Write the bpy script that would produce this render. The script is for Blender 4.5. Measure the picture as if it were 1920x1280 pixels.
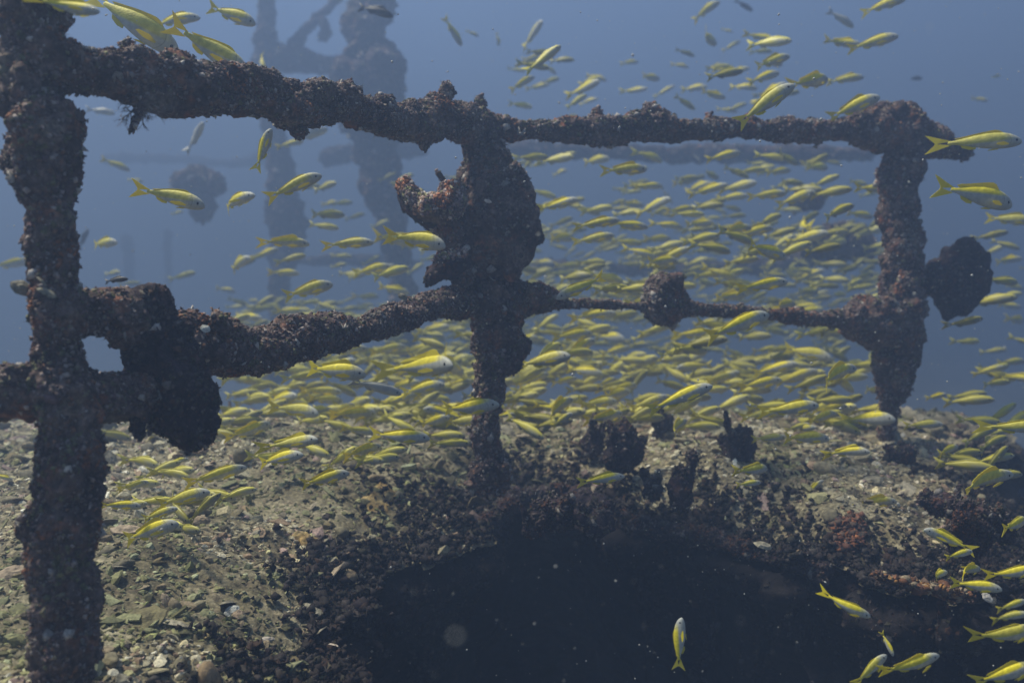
import bpy, math, random
import numpy as np
from mathutils import Vector, Matrix

for o in list(bpy.data.objects):
    bpy.data.objects.remove(o)
S = bpy.context.scene
C = S.collection
R = math.radians
random.seed(7)
rng = np.random.default_rng(11)

# ------------------------------------------------------------------ camera
CAM = Vector((0.0, 0.0, 0.82))
PITCH = R(6.0)
FPX = 1600.0                       # focal length in pixels of a 1920 px wide picture
cam = bpy.data.objects.new('camera', bpy.data.cameras.new('camera'))
C.objects.link(cam)
cam.location = CAM
cam.rotation_euler = (R(90) - PITCH, 0, 0)
cam.data.sensor_width = 36.0
cam.data.lens = FPX / 1920.0 * 36.0
cam.data.clip_start = 0.05
cam.data.clip_end = 400.0
cam.data.dof.use_dof = True
cam.data.dof.focus_distance = 2.2
cam.data.dof.aperture_fstop = 2.2
S.camera = cam

# ------------------------------------------------------------------ light
SUN_EL, SUN_AZ = R(60), R(-72)      # azimuth measured from +Y towards +X
W = bpy.data.worlds.new('World'); S.world = W; W.use_nodes = True
nt = W.node_tree; nt.nodes.clear()
wo = nt.nodes.new('ShaderNodeOutputWorld')
bg = nt.nodes.new('ShaderNodeBackground')
tc = nt.nodes.new('ShaderNodeTexCoord')
sp = nt.nodes.new('ShaderNodeSeparateXYZ')
rp = nt.nodes.new('ShaderNodeValToRGB')
mp = nt.nodes.new('ShaderNodeMapRange')
mp.inputs['From Min'].default_value = -1.0
mp.inputs['From Max'].default_value = 1.0
e = rp.color_ramp.elements
e[0].position = 0.0; e[0].color = (0.008, 0.008, 0.018, 1)
e[1].position = 1.0; e[1].color = (0.24, 0.36, 0.52, 1)
for p_, c_ in ((0.36, (0.035, 0.045, 0.055, 1)), (0.50, (0.105, 0.148, 0.21, 1)), (0.60, (0.137, 0.218, 0.41, 1)), (0.75, (0.20, 0.30, 0.49, 1))):
    el = rp.color_ramp.elements.new(p_); el.color = c_
sky = nt.nodes.new('ShaderNodeTexSky'); sky.sky_type = 'NISHITA'; sky.sun_disc = False
sky.sun_elevation = SUN_EL; sky.sun_rotation = SUN_AZ
flt = nt.nodes.new('ShaderNodeMix'); flt.data_type = 'RGBA'; flt.blend_type = 'MULTIPLY'
flt.inputs[0].default_value = 1.0
flt.inputs[7].default_value = (0.010, 0.014, 0.016, 1)     # what the water column lets through of the sky
add = nt.nodes.new('ShaderNodeMix'); add.data_type = 'RGBA'; add.blend_type = 'ADD'; add.inputs[0].default_value = 1.0
nt.links.new(tc.outputs['Generated'], sp.inputs[0])
nt.links.new(sp.outputs['Z'], mp.inputs['Value'])
nt.links.new(mp.outputs['Result'], rp.inputs['Fac'])
nt.links.new(sky.outputs[0], flt.inputs[6])
nt.links.new(rp.outputs['Color'], add.inputs[6])
nt.links.new(flt.outputs[2], add.inputs[7])
dt = nt.nodes.new('ShaderNodeVectorMath'); dt.operation = 'DOT_PRODUCT'
dt.inputs[1].default_value = (-0.55, 0.83, 0)
nt.links.new(tc.outputs['Generated'], dt.inputs[0])
sc_ = nt.nodes.new('ShaderNodeMath'); sc_.operation = 'MULTIPLY_ADD'      # the water is brighter on the sun's side
sc_.inputs[1].default_value = 0.42; sc_.inputs[2].default_value = 0.57
nt.links.new(dt.outputs['Value'], sc_.inputs[0]); nt.links.new(sc_.outputs[0], bg.inputs['Strength'])
nt.links.new(add.outputs[2], bg.inputs['Color'])
bg.inputs['Strength'].default_value = 1.0
nt.links.new(bg.outputs[0], wo.inputs['Surface'])

sun = bpy.data.objects.new('sun', bpy.data.lights.new('sun', 'SUN'))
C.objects.link(sun)
sun.data.energy = 5.0
sun.data.angle = R(9)
sun.data.color = (1.0, 0.94, 0.76)
sd = Vector((math.sin(SUN_AZ) * math.cos(SUN_EL), math.cos(SUN_AZ) * math.cos(SUN_EL), math.sin(SUN_EL)))
sun.rotation_euler = sd.to_track_quat('Z', 'Y').to_euler()
sun.location = sd * 30

S.view_settings.view_transform = 'Standard'
S.view_settings.look = 'None'
S.view_settings.exposure = 0.72
S.view_settings.gamma = 1.0
S.render.engine = 'CYCLES'
S.cycles.volume_bounces = 1
S.cycles.max_bounces = 5

# ------------------------------------------------------------------ helpers
cT, sT = math.cos(PITCH), math.sin(PITCH)
def P(px, py, d):
    """point seen at (px, py) of the 1920x1280 picture at depth d metres"""
    u = (px - 960.0) / FPX; v = (640.0 - py) / FPX
    return Vector((CAM.x + d * u, CAM.y + d * (cT + v * sT), CAM.z + d * (-sT + v * cT)))
def G(px, py, z=0.0):
    """point on the deck seen at (px, py)"""
    u = (px - 960.0) / FPX; v = (640.0 - py) / FPX
    d = (z - CAM.z) / (-sT + v * cT)
    return P(px, py, d)

def tag(o, label=None, cat=None, group=None, kind=None):
    if label: o['label'] = label
    if cat: o['category'] = cat
    if group: o['group'] = group
    if kind: o['kind'] = kind
    return o
def empty(name, loc, label=None, cat=None, group=None):
    o = bpy.data.objects.new(name, None); C.objects.link(o); o.location = loc
    o.empty_display_size = 0.05
    return tag(o, label, cat, group)
def link(name, me, parent=None):
    o = bpy.data.objects.new(name, me); C.objects.link(o)
    if parent is not None:
        o.parent = parent
        if parent.type == 'EMPTY': o.matrix_parent_inverse = Matrix.Translation(parent.location).inverted()
    return o
def trimesh(name, V, F, mats, smooth=True, tint=None, fm=None):
    V = np.asarray(V, dtype=np.float32); F = np.asarray(F, dtype=np.int32)
    me = bpy.data.meshes.new(name)
    me.vertices.add(len(V)); me.vertices.foreach_set('co', V.ravel())
    me.loops.add(len(F) * 3); me.loops.foreach_set('vertex_index', F.ravel())
    me.polygons.add(len(F)); me.polygons.foreach_set('loop_start', np.arange(0, len(F) * 3, 3, dtype=np.int32))
    if not isinstance(mats, (list, tuple)): mats = [mats]
    for m in mats: me.materials.append(m)
    if fm is not None: me.polygons.foreach_set('material_index', np.asarray(fm, dtype=np.int32))
    me.update(calc_edges=True)
    me.polygons.foreach_set('use_smooth', np.full(len(F), smooth))
    if tint is not None:
        a = me.color_attributes.new('tint', 'FLOAT_COLOR', 'POINT')
        c4 = np.ones((len(V), 4), dtype=np.float32); c4[:, :3] = tint
        a.data.foreach_set('color', c4.ravel())
    return me

# ---- noise in numpy
def _h(ix, iy, iz, s):
    n = (ix * 73856093) ^ (iy * 19349663) ^ (iz * 83492791) ^ (s * 2654435761 & 0x7fffffff)
    n = (n ^ (n >> 13)) * 1274126177 & 0x7fffffff
    n = (n ^ (n >> 16)) * 668265263 & 0x7fffffff
    return ((n ^ (n >> 15)) & 0xffffff) / float(0xffffff)
def vnoise(p, s=0):
    f = np.floor(p).astype(np.int64); t = p - f; t = t * t * (3 - 2 * t)
    r = np.zeros(len(p))
    for a in (0, 1):
        for b in (0, 1):
            for c in (0, 1):
                w = (t[:, 0] if a else 1 - t[:, 0]) * (t[:, 1] if b else 1 - t[:, 1]) * (t[:, 2] if c else 1 - t[:, 2])
                r += w * _h(f[:, 0] + a, f[:, 1] + b, f[:, 2] + c, s)
    return r * 2 - 1
def fbm(p, s=0, o=3):
    r = 0; a = 1
    for i in range(o):
        r = r + a * vnoise(p * 2 ** i, s + i * 17); a *= 0.5
    return r
def knobs(p, s=0):
    f = np.floor(p).astype(np.int64); best = np.full(len(p), 9.0)
    for a in (-1, 0, 1):
        for b in (-1, 0, 1):
            for c in (-1, 0, 1):
                ix, iy, iz = f[:, 0] + a, f[:, 1] + b, f[:, 2] + c
                q = (ix + _h(ix, iy, iz, s) - p[:, 0]) ** 2 + (iy + _h(ix, iy, iz, s + 1) - p[:, 1]) ** 2 + (iz + _h(ix, iy, iz, s + 2) - p[:, 2]) ** 2
                best = np.minimum(best, q)
    return np.sqrt(np.maximum(0, 1 - best))

# ------------------------------------------------------------------ materials
def mat(name, build):
    m = bpy.data.materials.new(name); m.use_nodes = True
    n = m.node_tree.nodes; b = n['Principled BSDF']
    build(m.node_tree, n, b)
    return m
def noise_node(t, n, vec, scale, detail=4, rough=0.6):
    x = n.new('ShaderNodeTexNoise'); x.inputs['Scale'].default_value = scale
    x.inputs['Detail'].default_value = detail; x.inputs['Roughness'].default_value = rough
    t.links.new(vec, x.inputs['Vector']); return x
def ramp(t, n, fac, stops):
    r = n.new('ShaderNodeValToRGB'); e = r.color_ramp.elements
    e[0].position = stops[0][0]; e[0].color = (*stops[0][1], 1)
    e[1].position = stops[-1][0]; e[1].color = (*stops[-1][1], 1)
    for p_, c_ in stops[1:-1]:
        k = e.new(p_); k.color = (*c_, 1)
    t.links.new(fac, r.inputs[0]); return r
def mixc(t, n, kind, fac, a, b):
    x = n.new('ShaderNodeMix'); x.data_type = 'RGBA'; x.blend_type = kind
    for s_, v in ((0, fac), (6, a), (7, b)):
        if hasattr(v, 'links'): t.links.new(v, x.inputs[s_])
        else: x.inputs[s_].default_value = v if s_ == 0 else (*v, 1)
    return x.outputs[2]
def math_(t, n, op, a, b=0.0, c=0.0, clamp=False):
    x = n.new('ShaderNodeMath'); x.operation = op; x.use_clamp = clamp
    for i, v in enumerate((a, b, c)):
        if hasattr(v, 'links'): t.links.new(v, x.inputs[i])
        else: x.inputs[i].default_value = v
    return x.outputs[0]
def bump(t, n, b, h, strength, dist):
    x = n.new('ShaderNodeBump'); x.inputs['Strength'].default_value = strength; x.inputs['Distance'].default_value = dist
    t.links.new(h, x.inputs['Height']); t.links.new(x.outputs[0], b.inputs['Normal'])

def growth_mat(name, stops, big=9.0, patch=(0.26, 0.09, 0.035), pf=0.65, val=1.0):
    def f(t, n, b):
        g = n.new('ShaderNodeNewGeometry').outputs['Position']
        n1 = noise_node(t, n, g, big, 5); n2 = noise_node(t, n, g, 70, 3); n3 = noise_node(t, n, g, 14, 3)
        c = ramp(t, n, n1.outputs[0], stops).outputs[0]
        m3 = math_(t, n, 'MULTIPLY', math_(t, n, 'SUBTRACT', n3.outputs[0], 0.55, clamp=True), 8.0, clamp=True)
        c = mixc(t, n, 'MIX', math_(t, n, 'MULTIPLY', m3, pf), c, patch)
        d = ramp(t, n, n2.outputs[0], [(0.30, (0.35 * val,) * 3), (0.52, (1.0 * val,) * 3), (0.72, (1.9 * val,) * 3)]).outputs[0]
        c = mixc(t, n, 'MULTIPLY', 1.0, c, d)
        t.links.new(c, b.inputs['Base Color'])
        b.inputs['Roughness'].default_value = 0.85
        b.inputs['Specular IOR Level'].default_value = 0.2
        bump(t, n, b, noise_node(t, n, g, 220, 3).outputs[0], 0.8, 0.004)
    return mat(name, f)
M_growth = growth_mat('encrusted_growth', [(0.30, (0.035, 0.022, 0.024)), (0.46, (0.095, 0.062, 0.052)), (0.58, (0.18, 0.13, 0.11)), (0.72, (0.18, 0.16, 0.10))])
M_sponge = growth_mat('dark_sponge', [(0.30, (0.020, 0.015, 0.022)), (0.5, (0.04, 0.028, 0.034)), (0.7, (0.065, 0.045, 0.045))], pf=0.2)
M_far = growth_mat('far_growth', [(0.30, (0.03, 0.022, 0.03)), (0.5, (0.07, 0.05, 0.05)), (0.7, (0.12, 0.09, 0.09))], big=3.0, pf=0.2)
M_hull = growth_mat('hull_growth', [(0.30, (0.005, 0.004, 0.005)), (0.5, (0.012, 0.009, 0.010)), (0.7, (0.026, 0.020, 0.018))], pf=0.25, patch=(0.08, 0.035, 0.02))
M_deck = growth_mat('rubble_bed', [(0.30, (0.09, 0.075, 0.045)), (0.45, (0.20, 0.17, 0.10)), (0.58, (0.30, 0.26, 0.165)), (0.75, (0.40, 0.36, 0.25))], big=5.0, patch=(0.14, 0.085, 0.06), pf=0.4)
M_orange = growth_mat('orange_sponge', [(0.3, (0.22, 0.14, 0.06)), (0.5, (0.36, 0.25, 0.10)), (0.7, (0.40, 0.32, 0.16))], patch=(0.36, 0.22, 0.07), pf=0.3)
M_seabed = growth_mat('seabed_silt', [(0.3, (0.22, 0.21, 0.16)), (0.7, (0.42, 0.40, 0.31))], big=0.6, pf=0.0)

def tint_mat(name, rough=0.8, bs=150):
    def f(t, n, b):
        a = n.new('ShaderNodeAttribute'); a.attribute_name = 'tint'
        g = n.new('ShaderNodeNewGeometry').outputs['Position']
        d = ramp(t, n, noise_node(t, n, g, bs, 3).outputs[0], [(0.3, (0.55,) * 3), (0.7, (1.4,) * 3)]).outputs[0]
        t.links.new(mixc(t, n, 'MULTIPLY', 1.0, a.outputs['Color'], d), b.inputs['Base Color'])
        b.inputs['Roughness'].default_value = rough; b.inputs['Specular IOR Level'].default_value = 0.25
        bump(t, n, b, noise_node(t, n, g, 300, 2).outputs[0], 0.5, 0.002)
    return mat(name, f)
M_bits = tint_mat('growth_bits')
M_rub = tint_mat('rubble_bits')
def stone_mat(name, col, var=0.5):
    def f(t, n, b):
        oi = n.new('ShaderNodeObjectInfo')
        g = n.new('ShaderNodeNewGeometry').outputs['Position']
        r = ramp(t, n, oi.outputs['Random'], [(0.0, tuple(c * (1 - var) for c in col)), (0.5, col), (0.8, (col[0] * 1.1, col[1] * .85, col[2] * .75)), (1.0, tuple(min(.75, c * (1 + var)) for c in col))]).outputs[0]
        d = ramp(t, n, noise_node(t, n, g, 60, 4).outputs[0], [(0.3, (0.45,) * 3), (0.7, (1.35,) * 3)]).outputs[0]
        t.links.new(mixc(t, n, 'MULTIPLY', 1.0, r, d), b.inputs['Base Color'])
        b.inputs['Roughness'].default_value = 0.75; b.inputs['Specular IOR Level'].default_value = 0.3
        bump(t, n, b, noise_node(t, n, g, 160, 3).outputs[0], 0.7, 0.004)
    return mat(name, f)
M_stone = stone_mat('stone', (0.30, 0.26, 0.16))
M_shell = stone_mat('shell', (0.40, 0.36, 0.26), 0.4)
M_white = stone_mat('white_shell', (0.62, 0.62, 0.55), 0.12)
M_olive = stone_mat('olive_shell', (0.22, 0.19, 0.09), 0.1)

def fish_body(t, n, b):
    co = n.new('ShaderNodeTexCoord').outputs['Object']
    s = n.new('ShaderNodeSeparateXYZ'); t.links.new(co, s.inputs[0])
    oi = n.new('ShaderNodeObjectInfo').outputs['Random']
    thr = math_(t, n, 'MULTIPLY_ADD', s.outputs['X'], 0.085, -0.030)
    thr = math_(t, n, 'MULTIPLY_ADD', oi, -0.045, thr)
    m = math_(t, n, 'MULTIPLY', math_(t, n, 'SUBTRACT', s.outputs['Z'], thr), 42.0, clamp=True)
    headfade = math_(t, n, 'MULTIPLY_ADD', s.outputs['X'], -6.0, 5.4, clamp=True)
    m = math_(t, n, 'MULTIPLY', m, headfade)
    yel = ramp(t, n, oi, [(0.0, (0.92, 0.78, 0.02)), (0.5, (0.85, 0.74, 0.05)), (1.0, (0.70, 0.64, 0.14))]).outputs[0]
    back = math_(t, n, 'MULTIPLY', math_(t, n, 'SUBTRACT', s.outputs['Z'], 0.094), 60.0, clamp=True)
    yel = mixc(t, n, 'MIX', math_(t, n, 'MULTIPLY', back, 0.25), yel, (0.50, 0.46, 0.12))
    w = n.new('ShaderNodeTexWave'); w.wave_type = 'BANDS'; w.bands_direction = 'Z'
    w.inputs['Scale'].default_value = 22.0; w.inputs['Distortion'].default_value = 0.6
    t.links.new(co, w.inputs['Vector'])
    sil = mixc(t, n, 'MIX', math_(t, n, 'MULTIPLY', w.outputs[0], 0.30), (0.50, 0.52, 0.50), (0.60, 0.57, 0.32))
    c = mixc(t, n, 'MIX', m, sil, yel)
    mo = ramp(t, n, noise_node(t, n, co, 16, 4).outputs[0], [(0.3, (0.72,) * 3), (0.7, (1.12,) * 3)]).outputs[0]
    c = mixc(t, n, 'MULTIPLY', 1.0, c, mo)
    gx = math_(t, n, 'ABSOLUTE', math_(t, n, 'MULTIPLY_ADD', math_(t, n, 'MULTIPLY', s.outputs['Z'], s.outputs['Z']), 6.0, math_(t, n, 'SUBTRACT', s.outputs['X'], 0.835)))
    gl = math_(t, n, 'MULTIPLY_ADD', gx, -90.0, 0.7, clamp=True)              # edge of the gill cover
    c = mixc(t, n, 'MULTIPLY', gl, c, (0.45, 0.45, 0.42))
    t.links.new(c, b.inputs['Base Color'])
    b.inputs['Roughness'].default_value = 0.55; b.inputs['Metallic'].default_value = 0.05
    b.inputs['Specular IOR Level'].default_value = 0.4
    v = n.new('ShaderNodeTexVoronoi'); v.inputs['Scale'].default_value = 60
    t.links.new(co, v.inputs['Vector'])
    bump(t, n, b, v.outputs[0], 0.15, 0.004)
M_fish = mat('yellow_back_scales', fish_body)
def fin_(t, n, b):
    oi = n.new('ShaderNodeObjectInfo').outputs['Random']
    t.links.new(ramp(t, n, oi, [(0.0, (0.92, 0.80, 0.02)), (1.0, (0.75, 0.67, 0.08))]).outputs[0], b.inputs['Base Color'])
    b.inputs['Roughness'].default_value = 0.5
    tr_ = n.new('ShaderNodeBsdfTranslucent'); tr_.inputs['Color'].default_value = (0.85, 0.74, 0.05, 1)
    mx_ = n.new('ShaderNodeMixShader'); mx_.inputs[0].default_value = 0.4
    t.links.new(b.outputs[0], mx_.inputs[1]); t.links.new(tr_.outputs[0], mx_.inputs[2])
    t.links.new(mx_.outputs[0], n['Material Output'].inputs['Surface'])
M_fin = mat('yellow_fin', fin_)
def simple(name, col, rough=0.6):
    def f(t, n, b):
        b.inputs['Base Color'].default_value = (*col, 1); b.inputs['Roughness'].default_value = rough
    return mat(name, f)
def grey_fish(t, n, b):
    co = n.new('ShaderNodeTexCoord').outputs['Object']
    c = ramp(t, n, noise_node(t, n, co, 9, 3).outputs[0], [(0.3, (0.05, 0.05, 0.055)), (0.7, (0.12, 0.12, 0.12))]).outputs[0]
    t.links.new(c, b.inputs['Base Color']); b.inputs['Roughness'].default_value = 0.5
M_dark = mat('dark_fish_skin', grey_fish)
def pale_fish(t, n, b):
    co = n.new('ShaderNodeTexCoord').outputs['Object']
    c = ramp(t, n, noise_node(t, n, co, 7, 3).outputs[0], [(0.3, (0.42, 0.43, 0.42)), (0.7, (0.60, 0.60, 0.52))]).outputs[0]
    t.links.new(c, b.inputs['Base Color']); b.inputs['Roughness'].default_value = 0.4
M_pale = mat('pale_fish_skin', pale_fish)
M_eye = simple('fish_eye', (0.012, 0.012, 0.015), 0.15)
M_iris = simple('fish_iris', (0.55, 0.55, 0.5), 0.3)
M_snow = simple('drifting_specks', (0.5, 0.5, 0.47), 0.8)

# ------------------------------------------------------------------ encrusted bodies
def catmull(pts, n):
    p = [pts[0]] + list(pts) + [pts[-1]]; out = []
    for i in range(1, len(p) - 2):
        a, b, c, d = p[i - 1], p[i], p[i + 1], p[i + 2]
        for k in range(n):
            t = k / n
            out.append(0.5 * ((2 * b) + (-a + c) * t + (2 * a - 5 * b + 4 * c - d) * t * t + (-a + 3 * b - 3 * c + d) * t ** 3))
    out.append(p[-2]); return np.array(out)

def enc_geo(pts, seed=0, res=None, flat=1.0, rough=1.0, closed=True):
    """pts: (px, py, radius px, depth). Returns V, F, N of a lumpy overgrown tube."""
    A = []
    for (px, py, r, d) in pts:
        q = P(px, py, d); A.append(np.array([q.x, q.y, q.z, r / FPX * d]))
    dm = np.mean([p[3] for p in pts])
    if res is None: res = max(0.0042, dm * 0.0021)
    A = catmull(A, 24)
    seg = np.linalg.norm(np.diff(A[:, :3], axis=0), axis=1); L = np.concatenate([[0], np.cumsum(seg)])
    n = max(8, int(L[-1] / res)); tt = np.linspace(0, L[-1], n)
    A = np.stack([np.interp(tt, L, A[:, i]) for i in range(4)], axis=1)
    A[:, 3] = np.maximum(A[:, 3], 0.004)
    # rounded ends
    for end in (0, -1):
        r = A[end, 3]; dist = tt if end == 0 else tt[-1] - tt
        k = np.clip(dist / max(r, 1e-4), 0, 1); A[:, 3] *= np.sqrt(np.clip(1 - (1 - k) ** 2, 0.0006, 1))
    T = np.gradient(A[:, :3], axis=0); T /= np.linalg.norm(T, axis=1)[:, None] + 1e-9
    ref = np.array([0.0, 1.0, 0.0])
    U = np.zeros_like(T); u = np.cross(T[0], ref); u /= np.linalg.norm(u)
    for i in range(n):
        u = u - T[i] * np.dot(u, T[i]); u /= np.linalg.norm(u); U[i] = u
    Vv = np.cross(T, U)
    m = int(np.clip(2 * math.pi * A[:, 3].max() / res, 10, 220))
    an = np.linspace(0, 2 * math.pi, m, endpoint=False)
    off = U[:, None, :] * np.cos(an)[None, :, None] + Vv[:, None, :] * np.sin(an)[None, :, None]
    off = off.reshape(-1, 3)
    off_f = off.copy(); off_f[:, 1] *= flat
    r = np.repeat(A[:, 3], m)
    c = np.repeat(A[:, :3], m, axis=0)
    p = c + off_f * r[:, None]
    s = dm / 2.0 if dm > 5 else 1.0        # coarser lumps on the far wreckage
    rs = np.minimum(r, 0.09 * s)
    k = 0.56 + 0.34 * fbm(p / (0.16 * s), seed, 2) * rough * 0.8
    up_ = 0.75 + 0.35 * off[:, 2]
    am = np.clip(.75 + 1.1 * vnoise(p / (0.09 * s), seed + 77), .05, 1.7)
    D = rough * (rs * 2.2 * up_ * np.clip(knobs(p / (0.095 * s), seed + 31) - 0.70, 0, 1) + rs * 0.46 * (knobs(p / (0.075 * s), seed + 5) - 0.40)
                 + am * np.minimum(rs * 0.45, 0.024 * s) * (knobs(p / (0.031 * s), seed + 9) - 0.3)
                 + 0.016 * s * (1.6 - am) * knobs(p / (0.017 * s), seed + 13) + 0.010 * s * fbm(p / (0.022 * s), seed + 91, 3) + 0.003 * s * vnoise(p / (0.006 * s), seed + 21))
    tot = k + D * np.clip(r / 0.02, 0, 1) / r
    big_ = r > 0.6 * r.max()
    tot = np.maximum(tot * (0.86 / tot[big_].mean()), 0.25)
    V = c + off_f * (r * tot)[:, None]
    i, j = np.meshgrid(np.arange(n - 1), np.arange(m), indexing='ij')
    a = (i * m + j).ravel(); b = (i * m + (j + 1) % m).ravel(); c2 = ((i + 1) * m + (j + 1) % m).ravel(); d2 = ((i + 1) * m + j).ravel()
    F = np.concatenate([np.stack([a, b, c2], 1), np.stack([a, c2, d2], 1)])
    return V, F, off

# small bits that sit on the growth: chips, cups, stubs, blades
def bit_shapes(seed=3):
    r = np.random.default_rng(seed); out = []
    for k in range(5):            # lumpy chips (octahedron with split top)
        V = np.array([[1, 0, 0], [.3, .9, .1], [-.8, .6, 0], [-.8, -.6, .1], [.3, -.9, 0], [0.1, 0, .8], [0, 0, -.4]]) * (1 + r.uniform(-.3, .3, (7, 3)))
        F = [[0, 1, 5], [1, 2, 5], [2, 3, 5], [3, 4, 5], [4, 0, 5], [1, 0, 6], [2, 1, 6], [3, 2, 6], [4, 3, 6], [0, 4, 6]]
        out.append((V, np.array(F)))
    for k in range(3):            # leaning scales / half shells
        n = 6; V = []
        for i in range(n):
            a = math.pi * (i / (n - 1) - .5) * 1.5
            V.append([math.cos(a) * .9, math.sin(a) * .8, .7 + .25 * r.uniform(-1, 1)])
        V.append([0, 0, -.1]); V.append([.45, 0, .25])
        V = np.array(V); F = [[i, i + 1, 7] for i in range(n - 1)] + [[i + 1, i, 6] for i in range(n - 1)] + [[0, 7, 6], [n - 1, 6, 7]]
        out.append((V, np.array(F)))
    for k in range(3):            # stubby branches
        h = r.uniform(.8, 1.3); b = r.uniform(-.6, .6, 2)
        V = np.array([[.45, 0, 0], [-.22, .4, 0], [-.22, -.4, 0], [.22 + b[0] * .5, b[1] * .5, h * .5], [-.12 + b[0] * .5, .2 + b[1] * .5, h * .5], [-.12 + b[0] * .5, -.2 + b[1] * .5, h * .5], [b[0] * .6, b[1] * .6, h * .8]])
        F = [[0, 1, 4], [0, 4, 3], [1, 2, 5], [1, 5, 4], [2, 0, 3], [2, 3, 5], [3, 4, 6], [4, 5, 6], [5, 3, 6]]
        out.append((V, np.array(F)))
    for k in range(2):            # thin threads
        h = 1.9; b = r.uniform(-1.2, 1.2, 2)
        V = np.array([[.1, 0, 0], [-.07, .09, 0], [-.07, -.09, 0], [.07 + b[0] * .3, b[1] * .3, h * .55], [-.05 + b[0] * .3, .07 + b[1] * .3, h * .55], [b[0], b[1], h]])
        F = [[0, 1, 4], [0, 4, 3], [1, 2, 4], [2, 0, 3], [2, 3, 4], [3, 4, 5]]
        out.append((V, np.array(F)))
    return out
BITS = bit_shapes()
def frames(N, r):
    """rotation matrices with z along N and a random spin"""
    N = N / (np.linalg.norm(N, axis=1)[:, None] + 1e-9)
    h = np.where(np.abs(N[:, 2:3]) < .9, np.array([[0, 0, 1.0]]), np.array([[1.0, 0, 0]]))
    X = np.cross(h, N); X /= np.linalg.norm(X, axis=1)[:, None]
    Y = np.cross(N, X)
    a = r.uniform(0, 2 * math.pi, len(N))[:, None]
    return np.stack([X * np.cos(a) + Y * np.sin(a), -X * np.sin(a) + Y * np.cos(a), N], axis=2)
def scatter(shapes, pos, Rm, scl, tints, pick):
    Vs, Fs, Ts, base = [], [], [], 0
    for k, (V, F) in enumerate(shapes):
        idx = np.where(pick == k)[0]
        if not len(idx): continue
        if scl.ndim == 1:
            w = np.einsum('nij,vj->nvi', Rm[idx], V) * scl[idx][:, None, None]
        else:
            w = np.einsum('nij,nvj->nvi', Rm[idx], V[None] * scl[idx][:, None, :])
        w = w + pos[idx][:, None, :]
        n, v = len(idx), len(V)
        Vs.append(w.reshape(-1, 3)); Ts.append(np.repeat(tints[idx], v, axis=0))
        Fs.append((F[None] + (np.arange(n) * v)[:, None, None]).reshape(-1, 3) + base); base += n * v
    return np.concatenate(Vs), np.concatenate(Fs), np.concatenate(Ts)
PAL_G = 1.3 * np.array([[.13, .09, .085], [.16, .12, .11], [.21, .165, .15], [.19, .10, .06], [.14, .125, .08], [.10, .065, .07], [.27, .23, .21], [.10, .07, .06]])
PAL_D = PAL_G * 0.45
def palette(pal, n, r, w=None):
    return pal[r.choice(len(pal), n, p=w)] * r.uniform(.6, 1.3, (n, 1))
def bits_on(V, N, count, size, seed, pal=PAL_G, shapes=None, thread=0.15):
    r = np.random.default_rng(seed)
    i = r.integers(0, len(V), count * 2)
    w_ = vnoise(V[i] / (size * 5), seed + 3) * .5 + .5 + .25 * N[i][:, 2]
    i = i[np.argsort(-(w_ + r.random(len(i)) * .9))][:count]
    n = N[i] + r.normal(0, .45, (count, 3))
    sc = size * r.uniform(.40, 1.05, count) * (1 + 1.0 * (r.random(count) > .985))
    bigm = sc > size * 1.1
    k = len(BITS); w = np.array([1.0] * 5 + [.9] * 3 + [1.6] * 3 + [thread * 4] * 2); w /= w.sum()
    pick = r.choice(k, count, p=w)
    tn = palette(pal, count, r)
    reg = fbm(V[i] / .11, seed + 55, 2)                    # colonies: rusty, pale and olive ones
    mx = pal.max()
    for lo, hi, col in ((.55, 9, (1.0, .42, .20)), (-9, -.62, (.95, .86, .78)), (.10, .22, (.62, .60, .30))):
        k_ = (reg > lo) & (reg < hi) & (r.random(count) < .7)
        tn[k_] = np.array(col) * mx * r.uniform(.45, .9, (int(k_.sum()), 1))
    k_ = bigm & (r.random(count) < .6)
    tn[k_] = np.array([1.0, .92, .84]) * mx * r.uniform(.9, 1.5, (int(k_.sum()), 1))
    return scatter(BITS, V[i] - N[i] * (sc * .2)[:, None], frames(n, r), sc, tn, pick)

def encrust(name, parent, pts, seed, mat_=None, bits=1.0, flat=1.0, rough=1.0, pal=PAL_G, size=0.0075, res=None, thread=.15):
    V, F, N = enc_geo(pts, seed, res, flat, rough)
    o = link(name, trimesh(name, V, F, mat_ or M_growth), parent)
    if bits > 0:
        dm = np.mean([p[3] for p in pts]); s = dm / 2.2 if dm > 5 else max(1, dm / 2.4)
        # area estimate
        a, b, c = V[F[:, 0]], V[F[:, 1]], V[F[:, 2]]
        area = 0.5 * np.linalg.norm(np.cross(b - a, c - a), axis=1).sum()
        cnt = int(min(17000, bits * area * 15000 / s ** 2))
        v, f, t = bits_on(V, N, cnt, size * s, seed + 1, pal, thread=thread)
        g = link('crust', trimesh('crust', v, f, M_bits, True, t), o)
        tag(g, kind='stuff')
    return o

def dl(px):  # depth along the railing (two straight runs)
    if px < 900: return 1 / (1 / 1.58 + (px - 100) / 800 * (1 / 3.0 - 1 / 1.58))
    return 1 / (1 / 3.0 + (px - 900) / 790 * (1 / 3.8 - 1 / 3.0))
def rail_pts(rows, dd=0.0):
    return [(x, (a + b) / 2, (b - a) / 2, dl(x) + dd) for x, a, b in rows]
def post_pts(rows, d):
    return [((a + b) / 2, y, (b - a) / 2, d) for y, a, b in rows]

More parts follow.
